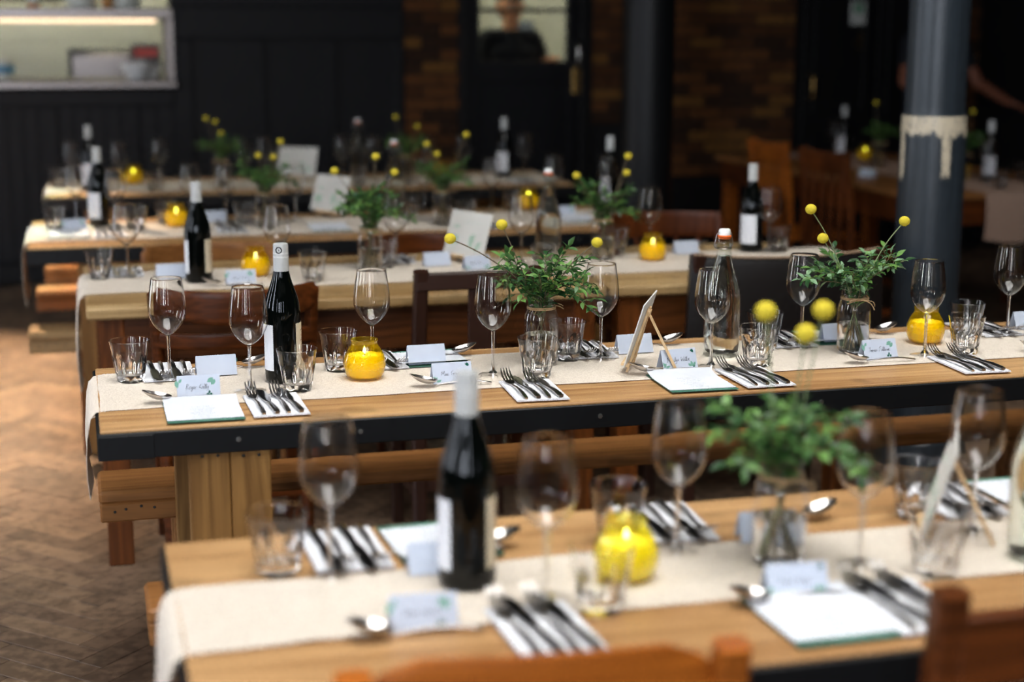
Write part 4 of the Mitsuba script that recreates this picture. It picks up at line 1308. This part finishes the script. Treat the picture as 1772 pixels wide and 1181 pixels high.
FAN = [(200, 38, .11, 30), (250, 55, .105, 35), (300, 40, .11, 45), (345, 30, .115, 60), (20, 55, .11, 40), (75, 62, .10, 30), (130, 50, .105, 35), (170, 62, .115, 30), (280, 78, .105, 20), (225, 15, .09, 30), (320, 5, .10, 40)]
PAL = ['leaf', 'leaf', 'leaf_dark', 'leaf_light']
PALE = ['leaf', 'leaf_light', 'leaf_pale', 'leaf_dark']
JARS = [
    ('glass jar vase with twine in the middle of the nearest table', .948, 2.003, [(a - 25, e, L * .86, d) for a, e, L, d in FAN if e != 5], PAL, True, 'jar on the nearest table'),
    ('glass jar vase full of greenery, middle of the in-focus table, half behind a tumbler', 1.004, 3.409, FAN, PAL, True, 'middle jar of the in-focus table'),
    ('glass jar vase with a twine bow and water, right on the in-focus table', 1.756, 3.349, [(185, 26, .12, 28), (205, 42, .10, 40), (240, 45, .09, 30), (290, 55, .085, 20), (340, 35, .09, 20), (10, 28, .105, -18), (40, 50, .09, 20), (120, 60, .085, 25), (160, 40, .11, 30)], PALE, True, 'right jar of the in-focus table'),
    ('glass jar vase on the pine table, left of the leaning white menu', .88, 4.898, [(a, e, L * .95, d) for a, e, L, d in FAN[:9]], PAL, False, 'left jar of the pine table'),
    ('glass jar vase on the pine table, left of the yellow candle and its tumbler', 1.671, 4.957, [(180, 55, .1, 20), (220, 68, .1, 10), (260, 60, .09, 20), (150, 70, .1, 15), (330, 15, .1, 60), (10, 45, .09, 30), (200, 30, .09, 30)], PAL, False, 'right jar of the pine table'),
    ('blurred jar vase left of the two white menus, fourth table', .688, 6.064, [(a, e, L * .9, d) for a, e, L, d in FAN[:8]], PAL, False, 'left jar of the fourth table'),
    ('blurred jar vase behind the leaning menu of the pine table, fourth table', 1.36, 5.98, [(a, e, L * .9, d) for a, e, L, d in FAN[:8]], PAL, False, 'right jar of the fourth table'),
    ('blurred jar vase at the left of the farthest table before the dark panels', .665, 7.62, [(a, e, L * .9, d) for a, e, L, d in FAN[:7]], PAL, False, 'left jar of the farthest table'),
    ('blurred jar vase on the farthest table before the brick pier', 1.562, 7.66, [(a, e, L * .9, d) for a, e, L, d in FAN[:7]], PAL, False, 'right jar of the farthest table'),
    ('dim jar vase on the side table, left of the column', 4.27, 7.95, [(a, e, L * .9, d) for a, e, L, d in FAN[:6]], PAL, False, 'side table jar left of the column'),
    ('dim jar vase on the side table, right of the column', 4.36, 7.22, [(a, e, L * .9, d) for a, e, L, d in FAN[:6]], PAL, False, 'side table jar right of the column'),
]
for i, (lb, x, y, specs, pal, single, where) in enumerate(JARS):
    JAR.place('jar_vase', lb, 'vase', at(x, y, TZ + .0015 if i < 9 else TZ + .0008, [20, 150, 10, 80, 200, 60, 120, 0, 40, 90, 10][i]))
    foliage(where, f'green sprigs in the {where}', x, y, specs, 20 + i, pal, single)

for lb, j, h in [
    ('blurred yellow ball flower of the nearest jar, in front of a tumbler rim', 0, (.909, 1.99, 1.125)), ('blurred yellow ball flower of the nearest jar, rightmost with a pale stem', 0, (1.001, 2.0, 1.121)), ('blurred yellow ball flower of the nearest jar, lowest of its three', 0, (.968, 1.985, 1.092)),
    ('yellow ball flower on a long stem bending far left, middle jar of the in-focus table', 1, (.792, 3.409, 1.048)), ('yellow ball flower leaning back, middle and highest of the middle jar', 1, (.916, 3.43, 1.073)), ('yellow ball flower leaning right out of the middle jar', 1, (1.135, 3.409, 1.028)),
    ('yellow ball flower at the upper left of the right jar, highest of its three', 2, (1.634, 3.349, 1.097)), ('yellow ball flower just above the leaves of the right jar', 2, (1.658, 3.33, 1.031)), ('yellow ball flower in front of the painted column, right jar', 2, (1.876, 3.349, 1.062)),
    ('yellow ball flower left of the pine table left jar, beside the white menu', 3, (.772, 4.898, 1.069)), ('yellow ball flower highest above the pine table left jar', 3, (.902, 4.898, 1.111)), ('yellow ball flower right of the pine table left jar, before the swing top bottle', 3, (.961, 4.898, 1.061)),
    ('yellow ball flower on the left of the pine table right jar', 4, (1.577, 4.957, 1.032)), ('yellow ball flower upper right of the pine table right jar', 4, (1.754, 4.957, 1.092)), ('yellow ball flower lower right of the pine table right jar', 4, (1.749, 4.957, 1.037)),
    ('blurred yellow ball flower, left one over the fourth table left jar', 5, (.667, 6.064, 1.028)), ('blurred yellow ball flower, highest over the fourth table left jar', 5, (.752, 6.064, 1.079)), ('blurred yellow ball flower, lower right over the fourth table left jar', 5, (.724, 6.064, 1.021)),
    ('blurred yellow ball flower, left one over the fourth table right jar', 6, (1.30, 5.98, 1.067)), ('blurred yellow ball flower, low one over the fourth table right jar', 6, (1.34, 5.98, 1.028)), ('blurred yellow ball flower, right one over the fourth table right jar', 6, (1.455, 5.98, 1.10)),
    ('far yellow ball flower against the dark panels, leftmost of three', 7, (.60, 7.62, 1.082)), ('far yellow ball flower against the dark panels, middle of three', 7, (.642, 7.62, 1.066)), ('far yellow ball flower against the dark panels, lowest of three', 7, (.668, 7.62, 1.012)),
    ('far yellow ball flower left of the brick pier', 8, (1.512, 7.66, 1.075)), ('far yellow ball flower before the brick pier', 8, (1.618, 7.66, 1.029)),
    ('dim yellow ball flower just left of the column', 9, (4.245, 7.95, 1.104)), ('dim yellow ball flower just right of the column', 10, (4.4, 7.22, 1.092)),
]:
    ball_flower(lb, JARS[j][1], JARS[j][2], h, .0145 if j == 0 else .0128, j < 3, j in (0, 2))

# ------------------------------------------------------------------ what stands on the tables
for lb, x, y, rot in [
    ('wine glass on the nearest table, between the left tumbler and the dark bottle', .317, 2.112, 0), ('wine glass on the nearest table, just right of the dark bottle', .581, 1.939, 0),
    ('wine glass on the nearest table, right of the yellow candle and left of the jar', .823, 2.083, 0), ('wine glass on the nearest table, right of the jar', 1.055, 1.959, 0), ('rightmost wine glass on the nearest table, left of the swing top bottle', 1.289, 2.049, 0),
    ('leftmost wine glass on the in-focus table, beside the left tumbler', .175, 3.445, 0), ('wine glass left of the dark bottle on the in-focus table', .332, 3.29, 0), ('wine glass directly behind the yellow candle on the in-focus table', .622, 3.451, 0),
    ('wine glass left of the middle jar on the in-focus table', .867, 3.319, 0), ('wine glass half behind the leaves, right of the middle jar', 1.15, 3.418, 0), ('wine glass in front of the swing top bottle on the in-focus table', 1.366, 3.276, 0),
    ('wine glass behind two blurred yellow balls, left of the right jar', 1.665, 3.437, 0), ('wine glass in front of the right yellow candle of the in-focus table', 1.902, 3.27, 0), ('rightmost wine glass on the in-focus table', 2.233, 3.448, 0),
    ('wine glass at the left end of the pine table', .138, 4.942, 0), ('wine glass behind the grey capped bottle, next to the pine table candle', .578, 4.795, 0), ('wine glass right of the pine table left jar', .985, 5.009, 0),
    ('wine glass left of the swing top bottle on the pine table', 1.373, 4.897, 0), ('wine glass behind the right yellow candle of the pine table', 1.862, 5.03, 0), ('wine glass in front of the right bottle of the pine table', 2.265, 4.955, 0),
    ('wine glass left of the bottle at the left end of the fourth table', -.004, 6.377, 0), ('wine glass right of the bottle at the left end of the fourth table', .137, 6.163, 0), ('wine glass behind the pine table bottle, fourth table', .427, 6.327, 0),
    ('wine glass left of the left jar of the fourth table', .556, 6.237, 0), ('wine glass before the leaning menus of the fourth table', .825, 6.227, 0), ('wine glass left of the right jar of the fourth table', 1.388, 6.433, 0),
    ('wine glass right of the right jar of the fourth table', 1.647, 6.326, 0), ('wine glass behind the swing top bottle of the pine table, fourth table', 1.944, 6.427, 0), ('rightmost wine glass of the fourth table, before the bottle', 2.148, 6.33, 0),
    ('leftmost wine glass of the farthest table', -.018, 7.71, 0), ('wine glass right of the left bottle of the farthest table', .196, 7.62, 0), ('wine glass right of the left candle of the farthest table', .39, 7.813, 0),
    ('wine glass right of the left jar of the farthest table', .77, 7.618, 0), ('wine glass left of the white menu of the farthest table', .889, 7.779, 0), ('wine glass left of the swing top bottle of the farthest table', 1.268, 7.80, 0),
    ('wine glass right of the swing top bottle of the farthest table', 1.42, 7.75, 0), ('wine glass right of the right jar of the farthest table', 1.659, 7.575, 0), ('wine glass left of the right bottle of the farthest table', 1.85, 7.684, 0),
    ('rightmost wine glass of the farthest table', 2.186, 7.738, 0), ('dim wine glass at the left end of the side table', 4.25, 8.43, 0), ('dim wine glass before the bottle on the right of the side table', 4.33, 6.95, 0)]:
    WINE.place('wine_glass', lb, 'wine glass', at(x, y, TZ + .0032, rot))

for lb, x, y, rot in [
    ('tumbler at the left end of the nearest table', .248, 2.145, 4), ('tumbler behind the yellow candle of the nearest table', .755, 2.151, 9), ('tumbler in front of the yellow candle of the nearest table', .641, 1.889, 0),
    ('tumbler behind the wooden easel of the nearest table', 1.248, 2.148, 12), ('tumbler at the right chair post, nearest table', 1.145, 1.907, 20),
    ('tumbler at the left end of the in-focus table', .093, 3.461, 3), ('tumbler in front of the dark bottle of the in-focus table', .43, 3.281, 11), ('tumbler behind the left yellow candle of the in-focus table', .546, 3.458, 7),
    ('tumbler in front of the middle jar of the in-focus table', .954, 3.272, 0), ('tumbler right behind the middle jar of the in-focus table', 1.077, 3.443, 15), ('tumbler right of the swing top bottle of the in-focus table, near row', 1.478, 3.273, 5),
    ('tumbler with a blurred yellow ball before it, far row of the in-focus table', 1.571, 3.44, 9), ('front tumbler of the pair right of the right candle, in-focus table', 2.013, 3.276, 2), ('back tumbler of the pair right of the right candle, in-focus table', 2.113, 3.44, 13),
    ('tumbler at the left end of the pine table', .055, 4.94, 0), ('tumbler right of the left candle of the pine table', .674, 4.725, 8), ('tumbler right behind the left jar of the pine table', .935, 4.96, 3),
    ('tumbler behind the middle greenery, pine table', 1.391, 4.694, 5), ('tumbler between the right jar and candle of the pine table', 1.755, 5.06, 2), ('tumbler right of the right bottle of the pine table', 2.315, 4.983, 9),
    ('tumbler at the left end of the fourth table', -.087, 6.161, 0), ('tumbler behind a wine glass near the left bottle of the fourth table', .21, 6.11, 3), ('tumbler behind the yellow candle of the fourth table', .328, 6.294, 6),
    ('tumbler left of the left jar of the fourth table', .62, 6.179, 9), ('rightmost tumbler of the fourth table', 2.10, 6.19, 2), ('tumbler left of the right candle of the fourth table', 1.75, 6.40, 4), ('tumbler left of the right jar, fourth table', 1.301, 6.30, 0),
    ('tumbler right of the right jar, fourth table', 1.47, 6.05, 0), ('leftmost tumbler of the farthest table', -.088, 7.85, 0), ('tumbler right of the left candle of the farthest table', .35, 7.60, 0), ('tumbler by the swing top bottle of the farthest table', 1.32, 7.62, 0),
    ('dim tumbler right of the column on the side table', 4.28, 6.74, 0), ('dim tumbler right of the bottle on the side table', 4.62, 7.1, 0)]:
    TUMBLER.place('tumbler', lb, 'tumbler', at(x, y, TZ + .0032, rot))

for lb, x, y, rot, mark in [
    ('dark wine bottle with a white cap on the nearest table', .495, 2.036, 0, False), ('dark wine bottle with a ring emblem on its grey cap, in-focus table', .414, 3.383, 10, True), ('dark wine bottle on the left of the pine table', .342, 4.81, -2, False),
    ('dark wine bottle with a white label at the left end of the fourth table', .079, 6.3, 55, False), ('dark wine bottle on the right of the pine table, white label forward', 2.229, 5.02, 50, False), ('dark wine bottle behind the right jar of the pine table, fourth table', 2.198, 6.44, 30, False),
    ('dark wine bottle at the left end of the farthest table', .063, 7.68, 100, False), ('dark wine bottle before the glazed door, farthest table', 2.117, 7.88, 60, False), ('dim wine bottle right of the column on the side table', 4.438, 7.1, 60, False), ('dim wine bottle left of the column on the side table', 4.40, 8.62, 30, False)]:
    wine_bottle(lb, x, y, TZ + (.0032 if y < 8.2 and x < 2.5 else .0032), rot, mark)

for lb, x, y, rot in [('swing top water bottle cut by the right edge of the picture, nearest table', 1.318, 1.925, 30), ('swing top water bottle with an orange seal, in-focus table', 1.441, 3.396, 12), ('swing top water bottle behind the middle greenery, pine table', 1.50, 5.02, 60),
                      ('swing top water bottle between the jars of the fourth table', 1.266, 6.45, 0), ('swing top water bottle of the farthest table', 1.376, 7.95, 0)]:
    SWING.place('water_bottle', lb, 'bottle', at(x, y, TZ + .0032, rot))

for lb, x, y, rot, kit in [('lemon yellow glass candle on the nearest table', .715, 2.002, 0, LEMON), ('amber glass candle left of the centre on the in-focus table', .588, 3.361, 40, CANDLE), ('amber glass candle behind a wine glass on the right of the in-focus table', 1.984, 3.413, 90, CANDLE),
                           ('yellow glass candle on the left of the pine table', .52, 4.885, 10, CANDLE), ('yellow glass candle on the right of the pine table', 1.825, 4.90, 70, CANDLE), ('yellow glass candle at the left of the fourth table', .363, 6.192, 30, CANDLE),
                           ('yellow glass candle behind the swing top bottle, fourth table', 1.84, 6.45, 55, CANDLE), ('far yellow glass candle at the left of the farthest table', .27, 7.95, 0, CANDLE), ('far yellow glass candle behind the greenery, farthest table', 1.758, 7.80, 20, CANDLE),
                           ('dim glowing candle left of the column on the side table', 4.43, 8.40, 0, CANDLE), ('dim glowing candle right of the column on the side table', 4.40, 7.42, 30, CANDLE)]:
    kit.place('candle_jar', lb, 'candle', at(x, y, TZ + .0032, rot))

# place settings: napkin with two forks and two knives; back: seen from the far side
for where, x, y, back, rz in [
    ('left napkin on the near side of the in-focus table', .370, 3.055, 0, 1), ('second near side napkin from the left, in-focus table', .905, 3.05, 0, -3), ('near side napkin behind the blurred greenery, in-focus table', 1.415, 3.05, 0, 0), ('rightmost napkin on the near side of the in-focus table', 1.94, 3.056, 0, -3),
    ('left napkin on the far side of the in-focus table', .175, 3.63 - .01, 1, 0), ('far side napkin behind the left candle of the in-focus table', .64, 3.618, 1, 2), ('far side napkin right of the middle jar of the in-focus table', 1.155, 3.615, 1, -4), ('far side napkin behind the blurred yellow balls, in-focus table', 1.66, 3.618, 1, -3), ('rightmost napkin on the far side of the in-focus table', 2.21, 3.618, 1, 2),
    ('left napkin on the far side of the nearest table', .352, 2.31, 1, 1), ('far side napkin right of the candle, nearest table', .865, 2.312, 1, -4), ('far side napkin behind the easel, nearest table', 1.36, 2.305, 1, -4), ('near side napkin by the lower spoon, nearest table', .552, 1.735, 0, 2), ('near side napkin beside the chair post, nearest table', 1.037, 1.70, 0, 0),
    ('left end napkin of the pine table', .132, 5.13, 1, 0), ('napkin right of the left jar, pine table', 1.0, 5.20, 1, 0), ('near edge napkin at the left of the fourth table', .105, 5.90, 0, 0), ('second near edge napkin of the fourth table', .555, 5.93, 0, 0), ('near edge napkin before the right jar, fourth table', 1.50, 5.82, 0, 0),
    ('napkin at the right of the farthest table', 2.14, 7.52, 0, 0), ('napkin at the near left of the side table', 3.88, 6.92, 0, -90)]:
    far = y > 5.5
    M0 = at(x, y, TZ + .0006, rz + (180 if back else 0))
    base = TZ + (.0046 if .0 < 1 else 0)
    NAPKIN.place('napkin', f'white folded napkin, {where}', 'napkin', at(x, y, TZ + .0042, rz + (180 if back else 0)))
    a = math.radians(rz + (180 if back else 0))
    for nm, kit, dx, tilt, what in (('fork', FORK, -.036, 3, 'outer fork'), ('knife', KNIFE, -.010, 5, 'middle knife'), ('fork', FORK, .013, 3, 'inner fork'), ('knife', KNIFE, .038, 6, 'outermost knife')):
        lx, ly = dx, .004
        kit.place(nm, f'{what} on the {where}', nm, at(x + lx * math.cos(a) - ly * math.sin(a), y + lx * math.sin(a) + ly * math.cos(a), TZ + .0082, rz + (180 if back else 0) + tilt - 2))

for lb, x, y, rz in [
    ('spoon left of the first menu on the near side of the in-focus table', .284, 3.240, 92), ('spoon left of the blurred white bottle cap, in-focus table', .842, 3.238, 87), ('spoon at the foot of the menu easel, in-focus table', 1.335, 3.241, 90), ('spoon before the right jar of the in-focus table', 1.852, 3.226, 88), ('spoon cut by the right edge, in-focus table', 2.32, 3.25, 90),
    ('spoon behind the dark bottle, far side of the in-focus table', .222, 3.535, -88), ('far side spoon left of the middle jar, in-focus table', .71, 3.535, -85), ('far side spoon right of the easel, in-focus table', 1.225, 3.53, -86), ('far side spoon right of the right jar, in-focus table', 1.80, 3.53, -86),
    ('spoon lying by the place card at the bottom left of the nearest table', .475, 1.86, 87), ('spoon right of the jar, far side of the nearest table', .955, 2.155, -80), ('spoon right behind the dark bottle, nearest table', .435, 2.165, -86), ('spoon left of the white menu on the near side of the nearest table', .985, 1.856, 90),
    ('spoon before the left bottle of the pine table', .520, 4.70, 88), ('spoon left of the right bottle of the pine table', 1.93, 5.09, -84)]:
    SPOON.place('spoon', lb, 'spoon', at(x, y, TZ + .0042, rz))

for lb, x, y, rz in [
    ('white menu with a green edge, left on the near side of the in-focus table', .222, 3.05, 0), ('white menu with a green edge beside the napkin under the blurred leaves', 1.262, 3.05, -2), ('white menu with a green edge on the far side of the in-focus table', .77, 3.618, 181), ('white menu behind the blurred yellow balls, in-focus table', 1.80, 3.618, 178),
    ('white menu with a green strip on the near side of the nearest table', .912, 1.70, 1), ('white menu behind the dark bottle, far side of the nearest table', .492, 2.312, 183), ('white menu behind the right swing top bottle, far side of the nearest table', 1.50, 2.308, 180),
    ('white menu at the left end of the fourth table', -.035, 5.92, 0), ('white menu below the leaning boards of the fourth table', .92, 5.89, 0), ('white menu at the right end of the fourth table', 1.92, 5.93, 0), ('white menu on the pine table before the studded chair', 2.0, 4.60, 0)]:
    MENU.place('menu', lb, 'menu', at(x, y, TZ + .0042, rz))

for lb, x, y, rz, text, v, front in [
    ('handwritten place card above the left menu, in-focus table', .224, 3.281, -2, 'Roger Kelly', 0, True), ('handwritten place card half behind the blurred bottle cap', .762, 3.275, 3, 'Mae Green', 1, True), ('handwritten place card beside the foot of the easel', 1.289, 3.288, 8, 'Marilys Wilke', 1, True), ('handwritten place card before the right jar', 1.784, 3.277, 4, 'James Fallman', 0, True),
    ('blank back of a place card behind the leftmost glasses, in-focus table', .277, 3.48, 3, None, 0, False), ('blank back of a place card left of the middle jar, in-focus table', .75, 3.48, 2, None, 0, False), ('blank back of a place card behind the easel, in-focus table', 1.253, 3.48, 3, None, 1, False), ('blank back of a place card behind the right jar, in-focus table', 1.785, 3.488, 3, None, 0, False), ('blank back of a place card cut by the right edge, in-focus table', 2.337, 3.52, 3, None, 0, False),
    ('blurred place card by the spoon, near side of the nearest table', .402, 1.895, -4, 1, 0, True), ('blurred place card before the jar of the nearest table', .915, 1.88, -3, 2, 1, True), ('blank back of a place card behind the dark bottle, nearest table', .468, 2.095, -4, None, 0, False), ('blank back of a place card behind the jar, nearest table', .976, 2.11, -3, None, 0, False),
    ('place card before the left candle of the pine table', .458, 4.725, 4, 3, 0, True), ('place card right of the leaning menu, pine table', 1.21, 4.84, 12, 4, 1, True), ('blank back of a place card left of the bottle, pine table', .264, 4.90, 4, None, 0, False), ('blank back of a place card left of the leaning menu, pine table', 1.105, 4.95, 5, None, 0, False), ('blank back of a place card right of the yellow candle, pine table', 1.985, 5.01, 3, None, 0, False),
    ('place card on the menu at the left end of the fourth table', -.016, 6.15, 8, None, 0, True), ('place card behind the bottle of the pine table, fourth table', .52, 6.30, 8, None, 0, False), ('place card at the right end of the fourth table', 1.90, 6.13, 5, None, 0, True),
    ('place card left of the column foot on the side table', 3.92, 7.4, -60, None, 0, True), ('place card right of the column on the side table', 3.92, 6.64, -60, None, 0, True), ('place card at the right of the side table', 4.72, 6.75, 40, None, 0, True)]:
    place_card(lb, x, y, TZ + .004, rz, text, v, front)

for lb, x, y, rz in [('wooden easel with a board seen from behind, middle of the in-focus table', 1.185, 3.315, 242), ('wooden easel seen edge on at the right of the nearest table', 1.20, 2.045, 239), ('white menu board leaning on its easel, pine table', 1.20, 4.99, -66), ('white menu board leaning on its easel, fourth table', .965, 6.36, -60), ('white menu board on the farthest table before the dark panels', 1.05, 7.90, -34)]:
    EASEL.place('menu_easel', lb, 'menu board', at(x, y, TZ + .0045, rz))


# ------------------------------------------------------------------ people
def figure(bones, length=.02, it=6):
    """One continuous surface: hulls of spheres along the bones, joined, refined and smoothed."""
    total = None
    for (p, r), (q, s) in bones:
        m = m3.Manifold.batch_hull([m3.Manifold.sphere(r, 20).translate(p), m3.Manifold.sphere(s, 20).translate(q)])
        total = m if total is None else total + m
    me = total.refine_to_length(length).to_mesh()
    t = trimesh.Trimesh(me.vert_properties[:, :3], me.tri_verts, process=True)
    trimesh.smoothing.filter_taubin(t, iterations=it)
    return t


def person(label, x, y, rz, arms, shirt_sleeve):
    """A standing adult facing the local -y; arms: (shoulder side, elbow, wrist, hand tip) points."""
    k = thing('person', label, 'person')
    M = at(x, y, 0, rz)
    hips, legs = [], []
    for s in (-1, 1):
        legs += [(((s * .095, 0, .92), .085), ((s * .10, -.01, .50), .058)), (((s * .10, -.01, .50), .058), ((s * .10, .02, .09), .04)), (((s * .10, .02, .05), .042), ((s * .105, -.14, .03), .032))]
    torso = [(((-.08, 0, .95), .11), ((.08, 0, .95), .11)), (((-.07, 0, .97), .11), ((-.09, 0, 1.28), .105)), (((.07, 0, .97), .11), ((.09, 0, 1.28), .105)), (((-.1, 0, 1.30), .1), ((.1, 0, 1.30), .1)), (((-.16, .01, 1.42), .055), ((.16, .01, 1.42), .055)), (((0, 0, 1.3), .11), ((0, .01, 1.43), .07))]
    head = [(((0, .01, 1.43), .055), ((0, -.01, 1.53), .052)), (((0, .005, 1.66), .086), ((0, -.012, 1.63), .08)), (((0, -.035, 1.57), .045), ((0, -.02, 1.64), .07)), (((0, -.095, 1.615), .014), ((0, -.083, 1.65), .01)), (((-.08, .0, 1.615), .018), ((-.082, .005, 1.645), .02)), (((.08, .0, 1.615), .018), ((.082, .005, 1.645), .02))]
    arm_b, sleeve = [], []
    for s, el, wr, tip in arms:
        sh = (s * .175, .01, 1.41)
        arm_b += [((sh, .055), (el, .042)), ((el, .042), (wr, .029))]
        sleeve += [((sh, .066), (el, .054))] if shirt_sleeve else [((sh, .066), (tuple((np.array(sh) + np.array(el)) / 2), .06))]
        w, t = np.array(wr), np.array(tip)
        d = (t - w) / np.linalg.norm(t - w)
        across = np.cross(d, [0, 0, 1.0]) if abs(d[2]) < .9 else np.array([1.0, 0, 0])
        across /= np.linalg.norm(across)
        palm = w + d * .085
        arm_b += [((tuple(w), .026), (tuple(w + d * .05 + across * .02), .016)), ((tuple(w), .026), (tuple(w + d * .05 - across * .02), .016)), ((tuple(w + d * .05 + across * .022), .016), (tuple(palm + across * .026), .013)), ((tuple(w + d * .05 - across * .022), .016), (tuple(palm - across * .026), .013)), ((tuple(palm + across * .02), .015), (tuple(palm - across * .02), .015))]
        for j, (o, L) in enumerate(((.028, .06), (.0095, .07), (-.0095, .065), (-.028, .05))):
            a = palm + across * o
            b = a + d * L * .5 + across * o * .12
            c = b + d * L * .45 - np.array([0, 0, .012])
            arm_b += [((tuple(a), .0095), (tuple(b), .009)), ((tuple(b), .009), (tuple(c), .0078))]
        th = w + d * .03 + across * .03 * s
        arm_b += [((tuple(th), .012), (tuple(th + d * .03 + across * .02 * s), .0105)), ((tuple(th + d * .03 + across * .02 * s), .0105), (tuple(th + d * .055 + across * .018 * s), .009))]
    skin = 'skin' if shirt_sleeve else 'skin_dark'
    put(k, 'body', shape(figure(legs + torso + head + arm_b, .016), skin, True), M)
    grow = lambda bs, g: [((p, r + g), (q, t + g)) for (p, r), (q, t) in bs]
    put(k, 'shirt', shape(figure(grow(torso, .014) + sleeve, .02), 'black_cloth', True), M, 'dark shirt')
    put(k, 'trousers', shape(figure(grow([b for i, b in enumerate(legs) if i % 3 < 2], .016) + grow(torso[:1], .018), .02), 'trouser_cloth', True), M, 'dark trousers')
    put(k, 'shoes', shape(figure(grow([b for i, b in enumerate(legs) if i % 3 == 2], .012), .02), 'black_plastic', True), M)
    put(k, 'hair', shape(figure([(((0, .018, 1.69), .085), ((0, .03, 1.63), .082)), (((0, -.03, 1.71), .06), ((0, .02, 1.70), .08))], .02), 'hair', True), M)
    for s in (-1, 1):
        put(k, 'eye', shape(moved(trimesh.creation.icosphere(subdivisions=2, radius=.011), s * .031, -.085, 1.648), 'sign_white', True), M)
    put(k, 'mouth', shape(sweep(smoothpath([(-.024, -.078, 1.572), (0, -.086, 1.57), (.024, -.078, 1.572)], 9), .003, .004, 6), 'red_print', True), M)


person('person in a dark top working behind the glazed kitchen door', 2.93, 10.75, 5, [(-1, (-.25, -.06, 1.16), (-.12, -.26, 1.08), (-.02, -.36, 1.06)), (1, (.24, -.05, 1.19), (.19, -.24, 1.27), (.18, -.36, 1.30))], True)
person('person in dark clothes behind the column, one bare arm reaching to the right', 5.38, 9.32, 0, [(-1, (-.25, -.08, 1.17), (-.14, -.26, 1.05), (-.08, -.35, 1.02)), (1, (.28, -.06, 1.16), (.48, -.10, 1.04), (.64, -.12, .98))], False)
